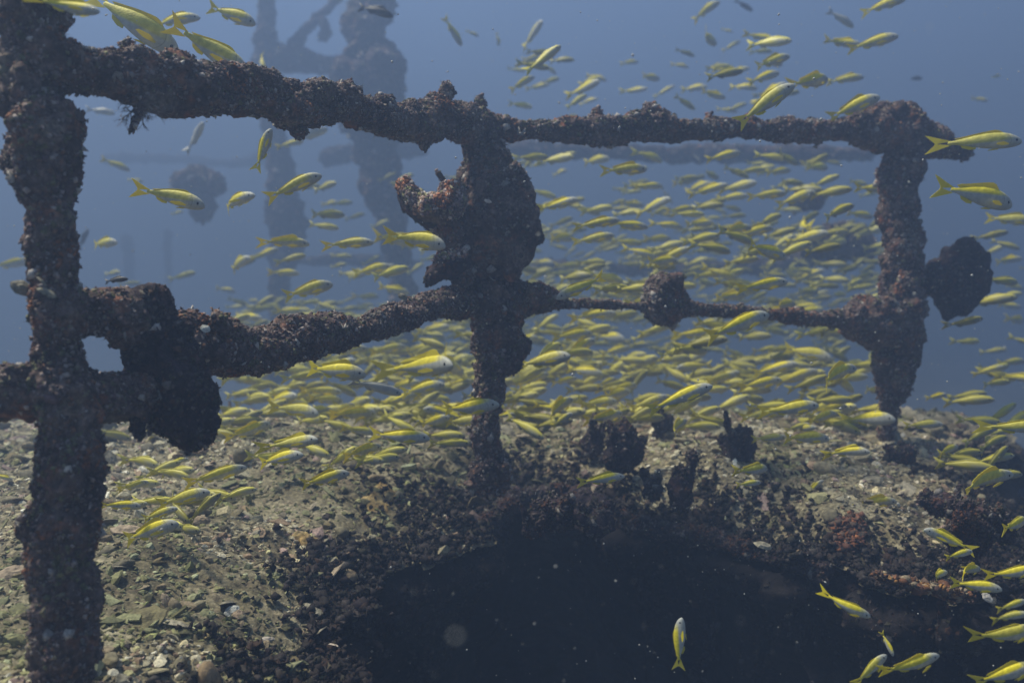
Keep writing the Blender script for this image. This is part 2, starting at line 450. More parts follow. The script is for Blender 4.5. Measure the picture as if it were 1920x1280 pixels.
# ------------------------------------------------------------------ deck
def gxy(px, py):
    g = G(px, py, -0.15); return (g.x, g.y)
EDGE = [(-0.60, 0.85)] + [gxy(*q) for q in [(655, 1290), (672, 1190), (735, 1110), (800, 1062), (880, 1010), (935, 960), (985, 925), (1080, 935), (1200, 980), (1320, 1000), (1430, 1035), (1560, 1070), (1700, 1105), (1830, 1135), (1868, 1095), (1880, 1000), (1895, 880), (1880, 770), (1885, 715)]] + [(2.9, 5.2), (2.0, 5.5), (0.9, 5.7), (-0.4, 5.3), (-1.6, 5.0), (-3, 5.1), (-5, 5.0), (-13, 5.2)]
EDGE = catmull([np.array(q) for q in EDGE], 14)
EDGE_N = EDGE.copy()
jit = np.stack([EDGE[:, 0] * 0, EDGE[:, 0] * 9, EDGE[:, 1] * 9], 1)
EDGE = EDGE + 0.10 * np.stack([fbm(jit, 3, 3), fbm(jit + 7, 5, 3)], 1)
POLY = np.concatenate([EDGE, [[-13, 0.85]]])
def inside(x, y):
    ins = np.zeros(len(x), bool); n = len(POLY)
    for i in range(n):
        x1, y1 = POLY[i]; x2, y2 = POLY[(i + 1) % n]
        if y1 == y2: continue
        c = ((y1 > y) != (y2 > y)) & (x < (x2 - x1) * (y - y1) / (y2 - y1) + x1)
        ins ^= c
    return ins
def edge_dist(x, y):
    d = np.full(len(x), 1e9)
    for i in range(len(EDGE) - 1):
        a = EDGE[i]; b = EDGE[i + 1]; ab = b - a; L = (ab ** 2).sum() + 1e-12
        t = np.clip(((x - a[0]) * ab[0] + (y - a[1]) * ab[1]) / L, 0, 1)
        d = np.minimum(d, (x - a[0] - t * ab[0]) ** 2 + (y - a[1] - t * ab[1]) ** 2)
    return np.sqrt(d)
def height(x, y, fine=True):
    p = np.stack([x, y, x * 0], 1)
    h = 0.045 * fbm(p / 0.55, 31, 3)
    if fine:
        near = np.clip(1.6 - y / 5, 0.3, 1)
        h = h + near * (0.030 * (knobs(p / 0.13, 41) - .5) + 0.016 * (knobs(p / 0.05, 43) - .5) + 0.008 * knobs(p / 0.022, 47)) + 0.004 * vnoise(p / 0.009, 51)
    d = edge_dist(x, y)
    k = np.clip(1 - d / 0.55, 0, 1)
    h = h - 0.17 * k ** 2.2
    # the near left corner rolls away towards the camera
    h = h - 0.10 * np.clip((1.9 - y) / 1.0, 0, 1) ** 2
    h = h - 0.30 * np.clip((y - 3.7) / 2, 0, 1) ** 2
    return h
nu, nv = 640, 470
u = np.linspace(-1.25, 1.05, nu); yv = 0.86 * (13.2 / 0.86) ** np.linspace(0, 1, nv)
Y, U_ = np.meshgrid(yv, u, indexing='ij')
X = U_ * Y; xf, yf = X.ravel(), Y.ravel()
xf = xf + 0.002 * yf * vnoise(np.stack([xf * 40, yf * 40, xf * 0], 1), 3)
hf = height(xf, yf)
ins = inside(xf, yf)
i, j = np.meshgrid(np.arange(nv - 1), np.arange(nu - 1), indexing='ij')
a = (i * nu + j).ravel(); b = a + 1; c = a + nu + 1; d = a + nu
F = np.concatenate([np.stack([a, b, c], 1), np.stack([a, c, d], 1)])
F = F[ins[F].any(axis=1)]
used = np.unique(F); rm = -np.ones(len(xf), dtype=np.int64); rm[used] = np.arange(len(used))
V = np.stack([xf, yf, hf], 1)[used]; F = rm[F]
deck = link('deck', trimesh('deck', V, F, M_deck)); tag(deck, kind='structure')

# overgrown hull side under the deck edge
m_e = EDGE
seg = np.linalg.norm(np.diff(m_e, axis=0), axis=1); L = np.concatenate([[0], np.cumsum(seg)])
near_len = L[-1]
tt = []; s_ = 0.0
while s_ < near_len:
    tt.append(s_); yy = np.interp(s_, L, m_e[:, 1]); s_ += max(0.006, 0.0032 * yy)
tt = np.array(tt)
ex = np.interp(tt, L, m_e[:, 0]); ey = np.interp(tt, L, m_e[:, 1])
sm = 9
tx = np.gradient(np.convolve(np.pad(ex, sm, 'edge'), np.ones(2 * sm + 1) / (2 * sm + 1), 'valid')); ty = np.gradient(np.convolve(np.pad(ey, sm, 'edge'), np.ones(2 * sm + 1) / (2 * sm + 1), 'valid'))
ln = np.hypot(tx, ty) + 1e-9; ox, oy = ty / ln, -tx / ln             # outward
rows = np.concatenate([np.linspace(0, 1.3, 150), np.linspace(1.35, 3.6, 40)])
top = height(ex, ey, False)
Xw = ex[None, :] + 0 * rows[:, None]; Yw = ey[None, :] + 0 * rows[:, None]; Zw = top[None, :] + 0.01 - rows[:, None]
lip = 0.05 * np.sin(np.clip(rows / 0.16, 0, 1) * math.pi)[:, None] - 0.35 * np.clip((rows - 0.03) / 0.7, 0, 1.6)[:, None] - 0.03
p = np.stack([Xw.ravel(), Yw.ravel(), Zw.ravel()], 1)
D = 0.05 * fbm(p / 0.20, 61, 3) + 0.04 * knobs(p / 0.12, 63) + 0.022 * knobs(p / 0.04, 65) + 0.008 * knobs(p / 0.016, 67)
D = (D.reshape(Xw.shape)) * np.clip(rows / 0.05, 0.25, 1)[:, None] + lip
Vw = np.stack([(Xw + ox[None] * D).ravel(), (Yw + oy[None] * D).ravel(), (Zw + 0.02 * D).ravel()], 1)
nr, nc = len(rows), len(tt)
i, j = np.meshgrid(np.arange(nr - 1), np.arange(nc - 1), indexing='ij')
a = (i * nc + j).ravel(); b = a + 1; c = a + nc + 1; d = a + nc
Fw = np.concatenate([np.stack([a, c, b], 1), np.stack([a, d, c], 1)])
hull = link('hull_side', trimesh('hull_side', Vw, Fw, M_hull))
tag(hull, 'dark overgrown side of the wreck dropping away below the rubble deck edge', 'hull')
Nw = np.stack([np.repeat(ox[None], nr, 0).ravel(), np.repeat(oy[None], nr, 0).ravel(), 0.3 + 0 * Xw.ravel()], 1)
okw = np.where((np.repeat(rows, nc) < .75) & (Vw[:, 1] < 3.2) & (Vw[:, 0] < 1.7))[0]
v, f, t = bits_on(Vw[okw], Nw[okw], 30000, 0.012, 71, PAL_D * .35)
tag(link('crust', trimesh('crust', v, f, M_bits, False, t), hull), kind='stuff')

RIM = [(640, 1330), (655, 1290), (672, 1190), (735, 1110), (800, 1062), (880, 1010), (935, 960), (985, 925), (1080, 935), (1200, 980), (1320, 1000), (1430, 1035), (1560, 1070), (1700, 1105), (1830, 1135), (1868, 1095), (1880, 1000), (1895, 880)]
rr_ = [16, 15, 20, 12, 20, 14, 24, 16, 30, 14, 18, 11, 18, 12, 20, 18, 12, 8]
rim_pts = []
for (px_, py_), q_ in list(zip(RIM, rr_))[5:13]:
    g_ = G(px_, py_ + 4, -0.15); rim_pts.append((px_, py_ + 8, q_, (g_ - CAM).dot(Vector((0, cT, -sT)))))
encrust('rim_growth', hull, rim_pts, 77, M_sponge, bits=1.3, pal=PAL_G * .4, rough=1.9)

rt = np.random.default_rng(313)
ii = rt.integers(0, len(tt), 34000); ii = ii[(ey[ii] < 4.2) & (ex[ii] < 2.4)]
off_ = np.abs(rt.normal(0, .085, len(ii))) * np.clip(1 + 1.9 * fbm(np.stack([ex[ii] / .25, ey[ii] / .25, ex[ii] * 0], 1), 9, 2), .15, 3)
qx = ex[ii] - ox[ii] * off_ + rt.normal(0, .02, len(ii)); qy = ey[ii] - oy[ii] * off_ + rt.normal(0, .02, len(ii))
qz = height(qx, qy) + .012
nn = len(ii); scl_ = .011 * np.exp(rt.normal(0, .35, nn))
v, f, t = scatter(BITS, np.stack([qx, qy, qz], 1), frames(np.stack([np.zeros(nn), np.zeros(nn), np.ones(nn)], 1) + rt.normal(0, .5, (nn, 3)), rt), scl_, palette(PAL_D * .35, nn, rt), rt.choice(len(BITS), nn))  # growth bits with the pit's shade put into their very dark tints
tag(link('rim_shade_turf', trimesh('rim_shade_turf', v, f, M_bits, True, t), hull), kind='stuff')

# sea bed far below
g = np.linspace(-45, 45, 90); X, Y = np.meshgrid(g, g); X = X.ravel(); Y = Y.ravel()
Z = -4.2 + 0.35 * fbm(np.stack([X / 5, Y / 5, X * 0], 1), 81, 3)
i, j = np.meshgrid(np.arange(89), np.arange(89), indexing='ij'); a = (i * 90 + j).ravel()
F = np.concatenate([np.stack([a, a + 1, a + 91], 1), np.stack([a, a + 91, a + 90], 1)])
tag(link('seabed', trimesh('seabed', np.stack([X, Y, Z], 1), F, M_seabed)), kind='structure')

# ---- rubble on the deck
def rubble_shapes(seed=5):
    r = np.random.default_rng(seed); out = []
    for k in range(5):            # blocky chunks
        g_ = (1 + 5 ** .5) / 2
        V = np.array([[-1, g_, 0], [1, g_, 0], [-1, -g_, 0], [1, -g_, 0], [0, -1, g_], [0, 1, g_], [0, -1, -g_], [0, 1, -g_], [g_, 0, -1], [g_, 0, 1], [-g_, 0, -1], [-g_, 0, 1]]) / 1.9
        F = [[0, 11, 5], [0, 5, 1], [0, 1, 7], [0, 7, 10], [0, 10, 11], [1, 5, 9], [5, 11, 4], [11, 10, 2], [10, 7, 6], [7, 1, 8], [3, 9, 4], [3, 4, 2], [3, 2, 6], [3, 6, 8], [3, 8, 9], [4, 9, 5], [2, 4, 11], [6, 2, 10], [8, 6, 7], [9, 8, 1]]
        V = V * np.array([1, r.uniform(.6, .9), r.uniform(.35, .6)]) * (1 + r.uniform(-.32, .32, (12, 3)))
        out.append((V, np.array(F)))
    for k in range(5):            # curved shell plates
        n = 9; ph = r.uniform(0, 6); V = [[0, 0, .28], [0, 0, .16]]
        el = r.uniform(.6, 1.0)
        for i in range(n):
            a = 2 * math.pi * i / n; q = 1 + .18 * math.sin(3 * a + ph) + r.uniform(-.12, .12)
            V.append([math.cos(a) * q, math.sin(a) * q * el, -.05 + .12 * r.uniform(-1, 1)])
        for i in range(n):
            a = V[2 + i]; V.append([a[0] * .98, a[1] * .98, a[2] - .10])
        F = []
        for i in range(n):
            i1 = (i + 1) % n
            F += [[0, 2 + i, 2 + i1], [1, 2 + n + i1, 2 + n + i], [2 + i, 2 + n + i, 2 + n + i1], [2 + i, 2 + n + i1, 2 + i1]]
        out.append((np.array(V), np.array(F)))
    for k in range(4):            # coral twigs
        n = 4; b = r.uniform(-.4, .4, 2); V = []; F = []
        for s2 in range(4):
            x = -1.3 + s2 * .87; w = [.22, .26, .2, .1][s2] * r.uniform(.8, 1.2)
            for i in range(n):
                a = 2 * math.pi * i / n + s2 * .3
                V.append([x, math.cos(a) * w + b[0] * math.sin(s2), math.sin(a) * w + b[1] * math.cos(s2) * .5])
        for s2 in range(3):
            for i in range(n):
                i1 = (i + 1) % n; q = s2 * n
                F += [[q + i, q + i1, q + n + i1], [q + i, q + n + i1, q + n + i]]
        F += [[0, 2, 1], [0, 3, 2], [12, 13, 14], [12, 14, 15]]
        out.append((np.array(V), np.array(F)))
    return out
RUB = rubble_shapes()
PAL_R = 1.40 * np.array([[.31, .28, .19], [.38, .33, .20], [.20, .17, .10], [.44, .40, .29], [.24, .17, .11], [.33, .31, .16], [.60, .57, .46], [.13, .11, .075], [.28, .20, .17]])
def deck_points(n, r, ymin, ymax, ulo=-.72, uhi=.66, power=1.0):
    y = ymin * (ymax / ymin) ** (r.random(n) ** power); x = y * r.uniform(ulo, uhi, n)
    k = inside(x, y); x, y = x[k], y[k]
    return x, y
def rubble_batch(n, size, seed, ymin, ymax, power=1.0, pick_w=None, grow=True, lift=.06):
    r = np.random.default_rng(seed)
    x, y = deck_points(n, r, ymin, ymax, power=power)
    z = height(x, y)
    n = len(x); N = np.stack([np.zeros(n), np.zeros(n), np.ones(n)], 1) + r.normal(0, .38, (n, 3))
    sc = size * np.exp(np.clip(r.normal(0, .40, n), -1, .8)) * (np.maximum(1, y / 2.4) if grow else 1)
    S3 = sc[:, None] * r.uniform(.7, 1.25, (n, 3))
    w = np.array([1.6] * 5 + [.7] * 5 + [.6] * 4) if pick_w is None else pick_w; w = w / w.sum()
    wt = np.array([3, 3, 2.6, 2.4, 2, 1.2, .7, 2.2, 1.4]); wt = wt / wt.sum()
    tn = palette(PAL_R, n, r, wt)
    pt = fbm(np.stack([x / .35, y / .35, x * 0], 1), 404, 3)            # patches of turf and of cleaner rubble
    rt_ = np.clip((x - .35 * y + .1) / 1.2, 0, 1)                           # dimmer light on the right painted into the rubble tint, slightly browner as turf
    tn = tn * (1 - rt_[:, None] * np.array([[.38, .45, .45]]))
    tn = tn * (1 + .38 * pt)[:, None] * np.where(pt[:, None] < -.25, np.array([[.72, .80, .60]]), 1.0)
    keep = r.random(n) < np.clip(.95 + .5 * pt, .35, 1)
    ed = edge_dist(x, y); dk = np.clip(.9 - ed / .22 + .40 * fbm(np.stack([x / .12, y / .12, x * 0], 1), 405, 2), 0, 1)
    tn = tn * (1 - .70 * dk)[:, None] + dk[:, None] * np.array([[.012, .008, .010]])   # rim pieces tinted dark to fade into the pit's shade, with some dark growth
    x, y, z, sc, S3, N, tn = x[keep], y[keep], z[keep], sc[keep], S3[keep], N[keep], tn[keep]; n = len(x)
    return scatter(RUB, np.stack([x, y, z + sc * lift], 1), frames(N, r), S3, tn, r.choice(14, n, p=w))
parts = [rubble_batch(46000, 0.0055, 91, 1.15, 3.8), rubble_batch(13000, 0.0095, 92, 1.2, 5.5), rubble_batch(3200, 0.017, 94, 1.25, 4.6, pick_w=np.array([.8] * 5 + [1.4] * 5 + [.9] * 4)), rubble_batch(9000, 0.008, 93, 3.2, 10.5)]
base = 0; Vs = []; Fs = []; Ts = []
for v, f, t in parts:
    Vs.append(v); Fs.append(f + base); Ts.append(t); base += len(v)
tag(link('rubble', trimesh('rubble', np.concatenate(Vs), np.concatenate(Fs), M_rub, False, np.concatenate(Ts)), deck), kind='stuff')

# the larger pieces, one object each
def big_shape(kind, seed):
    r = np.random.default_rng(seed)
    n, m = 12, 7; V = []; F = []
    if kind == 'stone':
        sc = np.array([1, r.uniform(.6, .95), r.uniform(.45, .7)])
        for i in range(m + 1):
            th = math.pi * i / m
            for j in range(n):
                ph = 2 * math.pi * j / n
                V.append([math.sin(th) * math.cos(ph), math.sin(th) * math.sin(ph), math.cos(th)])
        V = np.array(V); k = 1 + .30 * fbm(V * 1.3 + seed, seed, 3) + .12 * knobs(V * 2.2, seed)
        V = V * k[:, None] * sc
        for i in range(m):
            for j in range(n):
                a, b = i * n + j, i * n + (j + 1) % n; c, d = b + n, a + n
                F += [[a, c, b], [a, d, c]]
        V = V * .8
    else:                          # shell: domed plate with thickness and ribs
        rings = 4; el = r.uniform(.6, .9); dome = r.uniform(.2, .4); ph0 = r.uniform(0, 6)
        for side in (0, 1):
            for i in range(rings + 1):
                q = i / rings
                for j in range(n):
                    a = 2 * math.pi * j / n; w = 1 + .14 * math.sin(2 * a + ph0) + .07 * math.sin(5 * a + ph0 * 2)
                    V.append([q * math.cos(a) * w, q * math.sin(a) * w * el, dome * (1 - q * q) + .05 * math.sin(q * 9 + seed) * (1 - side) - side * .07])
        o2 = (rings + 1) * n
        for i in range(rings):
            for j in range(n):
                a, b = i * n + j, i * n + (j + 1) % n; c, d = b + n, a + n
                F += [[a, d, c], [a, c, b], [a + o2, c + o2, d + o2], [a + o2, b + o2, c + o2]]
        for j in range(n):
            a, b = rings * n + j, rings * n + (j + 1) % n
            F += [[a, a + o2, b + o2], [a, b + o2, b]]
        V = np.array(V)
    return trimesh(kind, V, np.array(F), M_stone if kind == 'stone' else M_shell, kind == 'stone')
BIG = [('stone', big_shape('stone', k)) for k in range(6)] + [('shell_fragment', big_shape('shell', 20 + k)) for k in range(6)]
r = np.random.default_rng(101)
x, y = deck_points(420, r, 1.3, 4.2, -.62, .58); x, y = x[:285], y[:285]
z = height(x, y)
for k in range(len(x)):
    nm, me = BIG[r.integers(0, len(BIG))]
    o = link(nm, me, deck)
    s = 0.019 * math.exp(r.normal(0, .35)) * max(1, y[k] / 2.2)
    o.scale = (s * r.uniform(.8, 1.5), s, s * r.uniform(.7, 1.1))
    o.rotation_euler = (r.normal(0, .45), r.normal(0, .45), r.uniform(0, 6.28))
    o.location = (x[k], y[k], z[k] + s * .3)

def single(name, me_kind, seed, px, py, s, rot, material, label, cat, group=None):
    me = big_shape(me_kind, seed); me.materials.clear(); me.materials.append(material)
    g = G(px, py); zz = float(height(np.array([g.x]), np.array([g.y]))[0])
    o = link(name, me); o.location = (g.x, g.y, zz + 0.012); o.scale = (s * 1.25, s, s); o.rotation_euler = rot
    return tag(o, label, cat, group)
single('shell', 'shell', 31, 272, 1168, .040, (.35, -.2, .4), M_olive, 'olive brown cupped shell lying open on the rubble at the lower left', 'shell')
single('shell', 'shell', 32, 500, 1125, .012, (.5, .1, .4), M_white, 'small round white shell on the rubble below the long grey shell', 'shell')
single('shell', 'shell', 33, 624, 1103, .015, (.6, .2, 2.4), M_white, 'bright white shell chip on the rubble near the dark drop', 'shell')
single('shell', 'shell', 34, 585, 1072, .030, (.5, .3, -.5), M_shell, 'long pale grey shell standing tilted on the rubble', 'shell')
single('shell', 'shell', 35, 434, 1113, .018, (.7, 0, .8), M_white, 'pale squarish shell in the rubble left of the small white one', 'shell')
single('shell', 'shell', 36, 238, 1040, .034, (.15, .1, .1), M_shell, 'flat pale shell beside the left post on the rubble', 'shell')
single('shell', 'shell', 37, 378, 1000, .024, (.7, .3, .9), M_shell, 'whitish rounded shell at the edge of the yellow fish group', 'shell')
single('shell', 'shell', 38, 1852, 1112, .014, (.9, .3, .2), M_white, 'small white shell on the right tip of the deck edge', 'shell')
single('shell', 'shell', 39, 1432, 990, .030, (.3, .3, .6), M_shell, 'pale domed shell on the rubble right of the dark pit', 'shell')
single('shell', 'shell', 40, 30, 1120, .035, (.2, .1, .6), M_shell, 'broad pale shell at the left edge behind the post', 'shell')

# ------------------------------------------------------------------ railing
rail = empty('ship_railing', P(900, 900, 3.0), 'overgrown ship railing with three posts and sagging middle rail crossing the whole picture', 'railing')
TOP = rail_pts([(60, 60, 175), (140, 82, 182), (220, 84, 196), (300, 92, 232), (330, 108, 242), (400, 125, 226), (480, 140, 228), (560, 158, 252), (620, 160, 238), (700, 182, 246), (760, 198, 262), (830, 180, 272), (900, 196, 272), (945, 228, 264)])
encrust('top_rail', rail, TOP, 1, bits=1.1)
encrust('top_rail', rail, rail_pts([(900, 205, 272), (960, 228, 264), (1040, 226, 264), (1100, 222, 272), (1160, 222, 272), (1215, 204, 276), (1260, 212, 272), (1310, 226, 266), (1400, 226, 262), (1500, 228, 264), (1590, 218, 270), (1650, 200, 290), (1700, 196, 300), (1740, 230, 295)]), 2)
encrust('rail_stub', rail, [(1720, 262, 40, 3.8), (1770, 275, 24, 3.9), (1805, 285, 17, 4.0), (1822, 290, 8, 4.0)], 3)
# knobs of growth standing on the rail
for k, (px, py, r_, h) in enumerate([(110, 45, 30, 35), (240, 95, 18, 22), (655, 165, 15, 16), (838, 175, 22, 20), (900, 192, 13, 14), (1120, 215, 14, 14), (1225, 210, 28, 16), (1330, 222, 9, 10), (1405, 225, 9, 8), (1660, 205, 30, 12), (560, 245, 24, 16), (795, 270, 14, 14)]):
    d_ = dl(px); up = -1 if py > 240 and px < 900 else 1
    encrust('growth_knob', rail, [(px, py + 14 * up, r_, d_), (px, py - h * .3 * up, r_ * .8, d_), (px + 3, py - h * up, r_ * .35, d_)], 40 + k, bits=1.6)
encrust('post', rail, post_pts([(-80, 0, 130), (0, -5, 130), (60, -15, 138), (110, -10, 145), (160, 0, 125), (200, -2, 130), (240, 2, 168), (290, 0, 160), (330, 20, 150), (380, 36, 132), (430, 44, 140), (480, 52, 140), (540, 52, 150), (600, 55, 158), (660, 55, 152), (720, 55, 180), (780, 62, 180), (840, 70, 180), (900, 70, 198), (950, 62, 190), (1000, 45, 192), (1050, 55, 180), (1100, 62, 190), (1150, 66, 190), (1220, 64, 175), (1300, 62, 170), (1420, 60, 172)], 1.58), 4, bits=1.2)
encrust('post', rail, post_pts([(235, 860, 940), (290, 862, 945), (350, 850, 962), (410, 835, 975), (480, 832, 972), (520, 850, 962), (570, 862, 985), (620, 882, 992), (670, 886, 990), (705, 890, 958), (760, 888, 940), (820, 890, 938), (870, 890, 945), (900, 880, 960), (930, 880, 960)], 3.0), 5, bits=1.1)
encrust('post', rail, post_pts([(225, 1650, 1740), (300, 1652, 1735), (350, 1655, 1722), (400, 1652, 1716), (450, 1658, 1728), (500, 1652, 1726), (550, 1640, 1740), (600, 1635, 1742), (650, 1640, 1732), (700, 1642, 1716), (745, 1644, 1694), (790, 1646, 1676), (850, 1646, 1674), (900, 1642, 1680)], 3.8), 6)
encrust('middle_rail', rail, rail_pts([(110, 530, 640), (190, 528, 650), (260, 560, 680), (330, 580, 700), (400, 600, 705), (450, 622, 706), (500, 618, 704), (560, 598, 680), (630, 592, 662), (700, 586, 640), (760, 566, 622), (820, 542, 604), (880, 535, 610)]), 7, bits=1.3)
encrust('middle_rail', rail, rail_pts([(880, 540, 610), (960, 530, 604), (1010, 530, 592), (1036, 540, 578), (1060, 562, 576), (1150, 565, 579), (1230, 570, 586), (1300, 572, 592), (1400, 574, 594), (1440, 582, 596), (1500, 584, 608), (1560, 586, 614), (1610, 570, 640), (1680, 550, 660)]), 8)
encrust('lower_rail', rail, [(-120, 740, 48, 1.5), (20, 742, 52, 1.55), (110, 745, 55, 1.58), (200, 748, 52, 1.66), (300, 755, 45, 1.74)], 9)
encrust('growth_knob', rail, [(985, 545, 30, 2.96), (1010, 555, 28, 2.96), (1030, 560, 22, 2.97), (1040, 556, 12, 2.97)], 10)
encrust('growth_knob', rail, [(1590, 590, 28, 3.72), (1625, 602, 52, 3.75), (1660, 605, 60, 3.78), (1700, 590, 40, 3.8)], 11)
encrust('post_foot', rail, [(880, 890, 16, 2.95), (925, 885, 34, 2.95), (950, 895, 22, 2.95)], 12)

# ---- sponges, shells and corals fixed to it
def thing(name, label, cat, at, group=None): return empty(name, at, label, cat, group)
t = thing('hanging_sponge', 'big dark ragged sponge hanging from the middle rail beside the left post', 'sponge', P(320, 640, 1.75))
encrust('body', t, [(215, 560, 50, 1.72), (292, 620, 80, 1.75), (322, 690, 92, 1.75), (340, 750, 78, 1.75), (358, 800, 52, 1.75), (368, 845, 20, 1.75)], 20, M_sponge, pal=PAL_D, flat=.6, bits=.8)
encrust('lobe', t, [(285, 710, 30, 1.7), (258, 750, 40, 1.7), (258, 790, 18, 1.7), (262, 822, 9, 1.7)], 21, M_sponge, pal=PAL_D, flat=.7)
encrust('lobe', t, [(395, 610, 30, 1.85), (420, 605, 26, 1.86), (432, 600, 12, 1.86)], 22)
def disc(parent, name, cx, cy, rx, ry, d, seed, th=.03, material=None, rot=0.0, bits=.8, pal=PAL_D):
    """rounded fan / plate facing the viewer, with thickness"""
    n, m = 46, 90; q = np.linspace(0, 1, n) ** .8; a = np.linspace(0, 2 * math.pi, m, endpoint=False)
    Q, A_ = np.meshgrid(q, a, indexing='ij'); Vs = []; Ns = []
    for side in (1, -1):
        px = cx + Q * np.cos(A_) * rx; py = cy + Q * np.sin(A_) * ry
        lx = (px - cx) / FPX * d; lz = -(py - cy) / FPX * d
        ly = -side * th * np.sqrt(np.clip(1 - Q ** 2, 0, 1))
        Vs.append(np.stack([lx.ravel(), ly.ravel(), lz.ravel()], 1))
        Ns.append(np.stack([lx.ravel() * .5, ly.ravel() * 0 - side * .05, lz.ravel() * .5], 1))
    V = np.concatenate(Vs); N = np.concatenate(Ns); N /= np.linalg.norm(N, axis=1)[:, None] + 1e-9
    c0 = np.array(P(cx, cy, d)); ca, sa = math.cos(rot), math.sin(rot)
    Rz = np.array([[ca, -sa, 0], [sa, ca, 0], [0, 0, 1]]); V = V @ Rz.T; N = N @ Rz.T
    w = V + c0
    rad = V / (np.linalg.norm(V, axis=1)[:, None] + 1e-6)
    an_ = np.concatenate([A_.ravel(), A_.ravel()]); qq = np.concatenate([Q.ravel(), Q.ravel()])
    lob = fbm(np.stack([np.cos(an_) * 1.6, np.sin(an_) * 1.6, an_ * 0 + seed], 1), seed, 3)
    w = w + rad * (lob * .13 * qq * rx / FPX * d)[:, None]
    V = w + rad * (.020 * fbm(w / .05, seed, 3) * qq)[:, None] + N * (.010 * knobs(w / .03, seed + 3) + .005 * knobs(w / .012, seed + 4))[:, None]
    F = []
    for sidx in (0, 1):
        o_ = sidx * n * m
        i, j = np.meshgrid(np.arange(n - 1), np.arange(m), indexing='ij')
        a_ = (i * m + j).ravel() + o_; b_ = (i * m + (j + 1) % m).ravel() + o_; c_ = b_ + m; d_ = a_ + m
        F += [np.stack([a_, b_, c_], 1), np.stack([a_, c_, d_], 1)]
    F = np.concatenate(F)
    o = link(name, trimesh(name, V, F, material or M_sponge), parent)
    v, f, tt_ = bits_on(V, N, int(700 * bits), .008 * max(1, d / 2.5), seed + 8, pal)
    tag(link('crust', trimesh('crust', v, f, M_bits, False, tt_), o), kind='stuff')
    return o
t = thing('plate_sponge', 'large rounded dark plate sponge wrapped round the centre post above the middle rail', 'sponge', P(935, 430, 2.9))
disc(t, 'plate', 934, 428, 74, 92, 2.90, 130, th=.075, rot=.2, material=M_growth, bits=3.0, pal=PAL_G * .6)
encrust('lobe', t, [(850, 400, 45, 2.9), (845, 450, 42, 2.88), (860, 500, 38, 2.88), (880, 530, 20, 2.9)], 131, M_growth, bits=1.5)
encrust('lobe', t, [(985, 380, 18, 2.95), (1000, 420, 16, 2.95), (1004, 460, 14, 2.95)], 132, M_sponge, pal=PAL_D)
t = thing('ball_sponge', 'round knobbly sponge on the right shoulder of the centre post', 'sponge', P(965, 335, 2.9))
encrust('body', t, [(940, 330, 20, 2.88), (960, 335, 32, 2.88), (978, 336, 26, 2.88), (990, 336, 10, 2.88)], 133, M_growth, bits=1.6)
t = thing('oyster', 'tilted oyster shell jutting left from the centre post, crusted with pale growth', 'oyster', P(800, 390, 2.85))
encrust('lower_valve', t, [(747, 362, 6, 2.84), (765, 388, 13, 2.84), (795, 410, 17, 2.85), (830, 430, 20, 2.87), (860, 440, 20, 2.88)], 134, M_sponge, flat=1.6, rough=.4, bits=.2, pal=PAL_D)
encrust('upper_valve', t, [(750, 338, 9, 2.84), (768, 362, 20, 2.83), (792, 384, 27, 2.82), (822, 392, 34, 2.80), (848, 372, 34, 2.80), (862, 350, 20, 2.82)], 135, M_growth, bits=3.5, pal=PAL_G * 2.0)
t = thing('oyster', 'half open oyster shell under the plate sponge at the middle rail', 'oyster', P(840, 510, 2.85))
encrust('valve', t, [(800, 535, 6, 2.84), (820, 510, 20, 2.84), (850, 500, 26, 2.85), (885, 490, 24, 2.88)], 136, M_sponge, flat=1.6, rough=.5, bits=.5, pal=PAL_D)
encrust('lip_growth', t, [(812, 488, 9, 2.82), (840, 484, 13, 2.82), (865, 478, 12, 2.83), (882, 464, 7, 2.84)], 137, M_growth, bits=3, pal=PAL_G * 2.2)
t = thing('tube_worm', 'small pale tipped tube sticking up left of the centre post', 'tube worm', P(830, 335, 2.9))
encrust('tube', t, [(875, 388, 9, 2.9), (846, 356, 7.5, 2.9), (832, 340, 6.5, 2.9), (818, 320, 6, 2.9)], 138, M_growth, bits=.3, rough=.15)
t = thing('coral_ball', 'round coral ball growing on the thin middle rail right of the centre post', 'coral', P(1240, 560, 3.3))
encrust('body', t, [(1222, 518, 36, 3.3), (1238, 545, 50, 3.3), (1248, 580, 42, 3.3), (1262, 610, 20, 3.3)], 139, M_growth, bits=1.6)
t = thing('fan_sponge', 'dark fan shaped sponge standing off the right post over open water', 'sponge', P(1760, 530, 3.85))
disc(t, 'fan', 1796, 522, 50, 68, 3.9, 140, th=.05, rot=-.3)
encrust('stalk', t, [(1725, 540, 26, 3.85), (1750, 525, 30, 3.87), (1780, 520, 30, 3.9)], 141, M_sponge, pal=PAL_D)
for k, (px, py, s_, rot, lab) in enumerate([(42, 540, .017, (1.2, .2, .5), 'pale rimmed clam shell on the left side of the left post'), (78, 528, .014, (.9, .1, 2.), 'small pale clam shell on the front of the left post, upper of two'), (88, 548, .014, (.7, .3, 1.), 'small pale clam shell on the front of the left post, lower of two')]):
    me = big_shape('shell', 50 + k); me.materials.clear(); me.materials.append(M_shell)
    o = link('clam_shell', me); o.location = P(px, py, 1.50 if px > 50 else 1.55); o.scale = (s_ * 1.2, s_, s_); o.rotation_euler = rot
    tag(o, lab, 'shell', 'clam shells on the left post')
